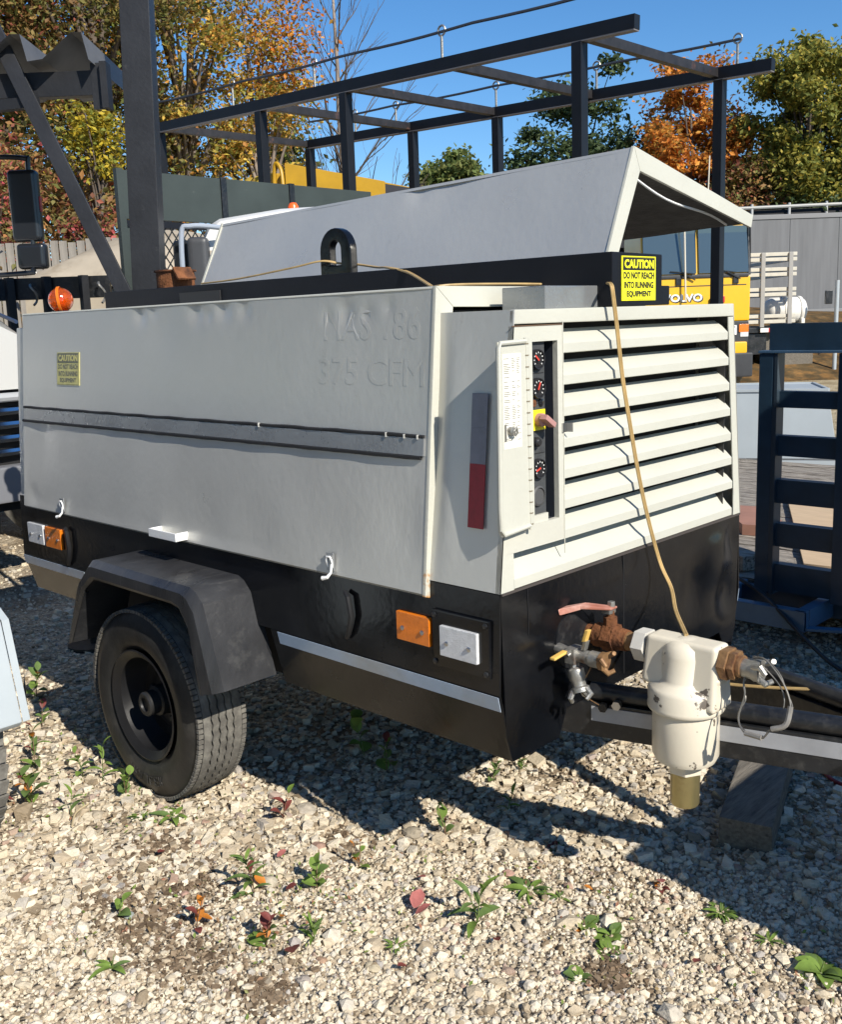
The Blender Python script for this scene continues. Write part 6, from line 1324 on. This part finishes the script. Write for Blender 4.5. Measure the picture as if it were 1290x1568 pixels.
def oddstone(x, y, r, col, label):
    m_ = MB(); bm = bmesh.new(); bmesh.ops.create_icosphere(bm, subdivisions=2, radius=1)
    vs = []
    for v in bm.verts:
        n = v.co.normalized(); k = 1+.16*math.sin(n.x*3+x*40)+.13*math.sin(n.y*4+y*50)+.08*math.sin(n.z*7); k = min(k, 1.04); vs.append((x+n.x*r*k*.85, y+n.y*r*k*.6, r*.2+n.z*r*k*.4))
    fs = [tuple(q.index for q in f.verts) for f in bm.faces]; bm.free(); m_.add(vs, fs)
    o = build('stone', m_, M('stone_%02d' % len(MATS), tuple(.55*a+.45*b for a, b in zip(col, (.45, .38, .29))), .85, 0, .2, var=.35, vscale=40, bump=.4, bscale=70), None, smooth=20); tag(o, label, 'stone', 'odd coloured stones in the gravel')
for a in ((-.90, -1.135, .022, (.36, .15, .12), 'rounded pinkish red stone left of the lime weed'), (-1.13, -.93, .022, (.34, .11, .07), 'brick red stone chip below the trailer wheel'), (-.33, -1.07, .022, (.38, .18, .09), 'orange brown brick chip at bottom left of centre'),
          (-.30, -1.16, .03, (.30, .27, .26), 'grey purple stone at the bottom edge'), (-.24, -.54, .026, (.40, .40, .42), 'pale grey quartz stone right of centre'), (-.93, -1.31, .026, (.17, .27, .30), 'blue green stone at lower left'),
          (-.215, -.40, .026, (.46, .2, .16), 'salmon stone sliver beside the wide rosette'), (-1.25, -1.19, .03, (.22, .17, .12), 'brown stone lump at left'), (-1.58, -1.06, .04, (.42, .36, .26), 'large tan stone casting a dark shadow near the thin seedling'),
          (-.75, -.93, .045, (.52, .47, .36), 'large cream flat stone left of the lime weed'), (-.62, -.42, .05, (.25, .22, .16), 'dark tan stone at the shadow corner'), (-.37, -.21, .024, (.38, .17, .08), 'rust brown stone under the shadow bar'), (-.80, -.68, .034, (.30, .12, .09), 'small red stone at left of the round leaved clump'),
          (-.20, -1.0, .03, (.55, .47, .3), 'yellowish stone at the bottom edge'), (-1.02, -.55, .055, (.48, .44, .37), 'big pale stone at the shadow edge'), (.0, -.57, .022, (.5, .47, .42), 'pale chunk between the drooping weed and the lime rosettes')): oddstone(*a)
def fallen(x, y, s, mat, label):
    me = leaf_mesh('fallen_leaf', .06*s, .045*s, -.2, mat, 6, .1); o = bpy.data.objects.new('fallen_leaf', me); C.objects.link(o); o.location = (x, y, .022); o.rotation_euler = (rnd.uniform(-.2, .2), rnd.uniform(-.3, .1), rnd.uniform(0, 6.28)); tag(o, label, 'leaf', 'fallen leaves on the gravel')
pinkl = M('fallen_pink', (.48, .16, .14), .6, var=.3, vscale=30, transl=.2)
fallen(-.29, -.745, 1.0, pinkl, 'pink red fallen leaf at centre bottom'); fallen(-.265, -.765, .8, pinkl, 'smaller pink fallen leaf touching the first'); fallen(-.73, -.955, .7, leafora, 'orange fallen leaf beside the lime weed'); fallen(-.70, -1.17, .7, leafora, 'orange fallen leaf below the lime weed')
fallen(-.42, -1.10, 1.0, leafred, 'brown red fallen leaf by the maroon weed'); fallen(-1.9, -1.22, .9, leafred, 'rust fallen leaf at the foot of the dusty tyre'); fallen(.17, -.15, .6, pinkl, 'pink fallen leaf below the separator shade'); fallen(-.66, -.93, .6, leafred, 'rust brown fallen leaf left of the round leaved clump')
def twig(pts, r, label):
    m_ = MB(); m_.tube(smoothp(pts), r, 5); tag(build('twig', m_, M('dry_twig', (.45, .36, .22), .8)), label, 'twig', 'dry twigs on the gravel')
twig([(-1.55, -1.17, .02), (-1.62, -1.12, .025), (-1.66, -1.05, .02)], .004, 'straw stalk near the dusty tyre')
fallen(-1.15, -1.05, 0.5, leafred, 'tiny red leaf below the trailer wheel tread')
fallen(-0.55, -1.02, 0.5, leafora, 'small orange leaf left of the feathery tuft')
fallen(-0.02, -0.7, 0.5, leafred, 'small red leaf right of the drooping weed')
fallen(-0.83, -0.83, 0.55, pinkl, 'dull pink leaf above the lime weed')
fallen(0.05, -0.33, 0.45, leafora, 'small orange leaf right of the wide rosette')
fallen(0.45, -0.42, 0.5, leafred, 'small brown leaf at lower right')
fallen(-0.4, -0.62, 0.55, pinkl, 'pink leaf below the shadow corner')
fallen(-0.12, -0.95, 0.5, leafred, 'brown leaf at the bottom edge')

# crowded little seedlings and dry grass that nobody could count
P_ = []
for (cx_, cy_, n_, r_) in ((-1.75, -1.05, 120, .16), (-2.2, -.95, 120, .2), (-.70, -1.02, 90, .14), (-.60, -.84, 90, .12), (-.50, -1.10, 80, .12), (-.1, -.44, 60, .10), (.2, -.5, 90, .12), (-.95, -1.3, 60, .12), (-.55, -.6, 60, .14), (-1.35, -.92, 80, .12), (.6, -.3, 50, .14), (-.3, -.9, 60, .2)):
    P_.append(np.c_[trng.normal(cx_, r_, n_), trng.normal(cy_, r_, n_), trng.uniform(.008, .020, n_)])
P_ = np.concatenate(P_); sl2 = leaves_mesh('seedling_carpet', P_, .0075, M('seedling_leaf', (.2, .25, .07), .6, 0, .3, transl=.3, island=[(0, (.16, .24, .05)), (.4, (.24, .30, .08)), (.6, (.30, .26, .12)), (.8, (.34, .16, .10)), (1, (.38, .30, .18))])); sl2['kind'] = 'stuff'
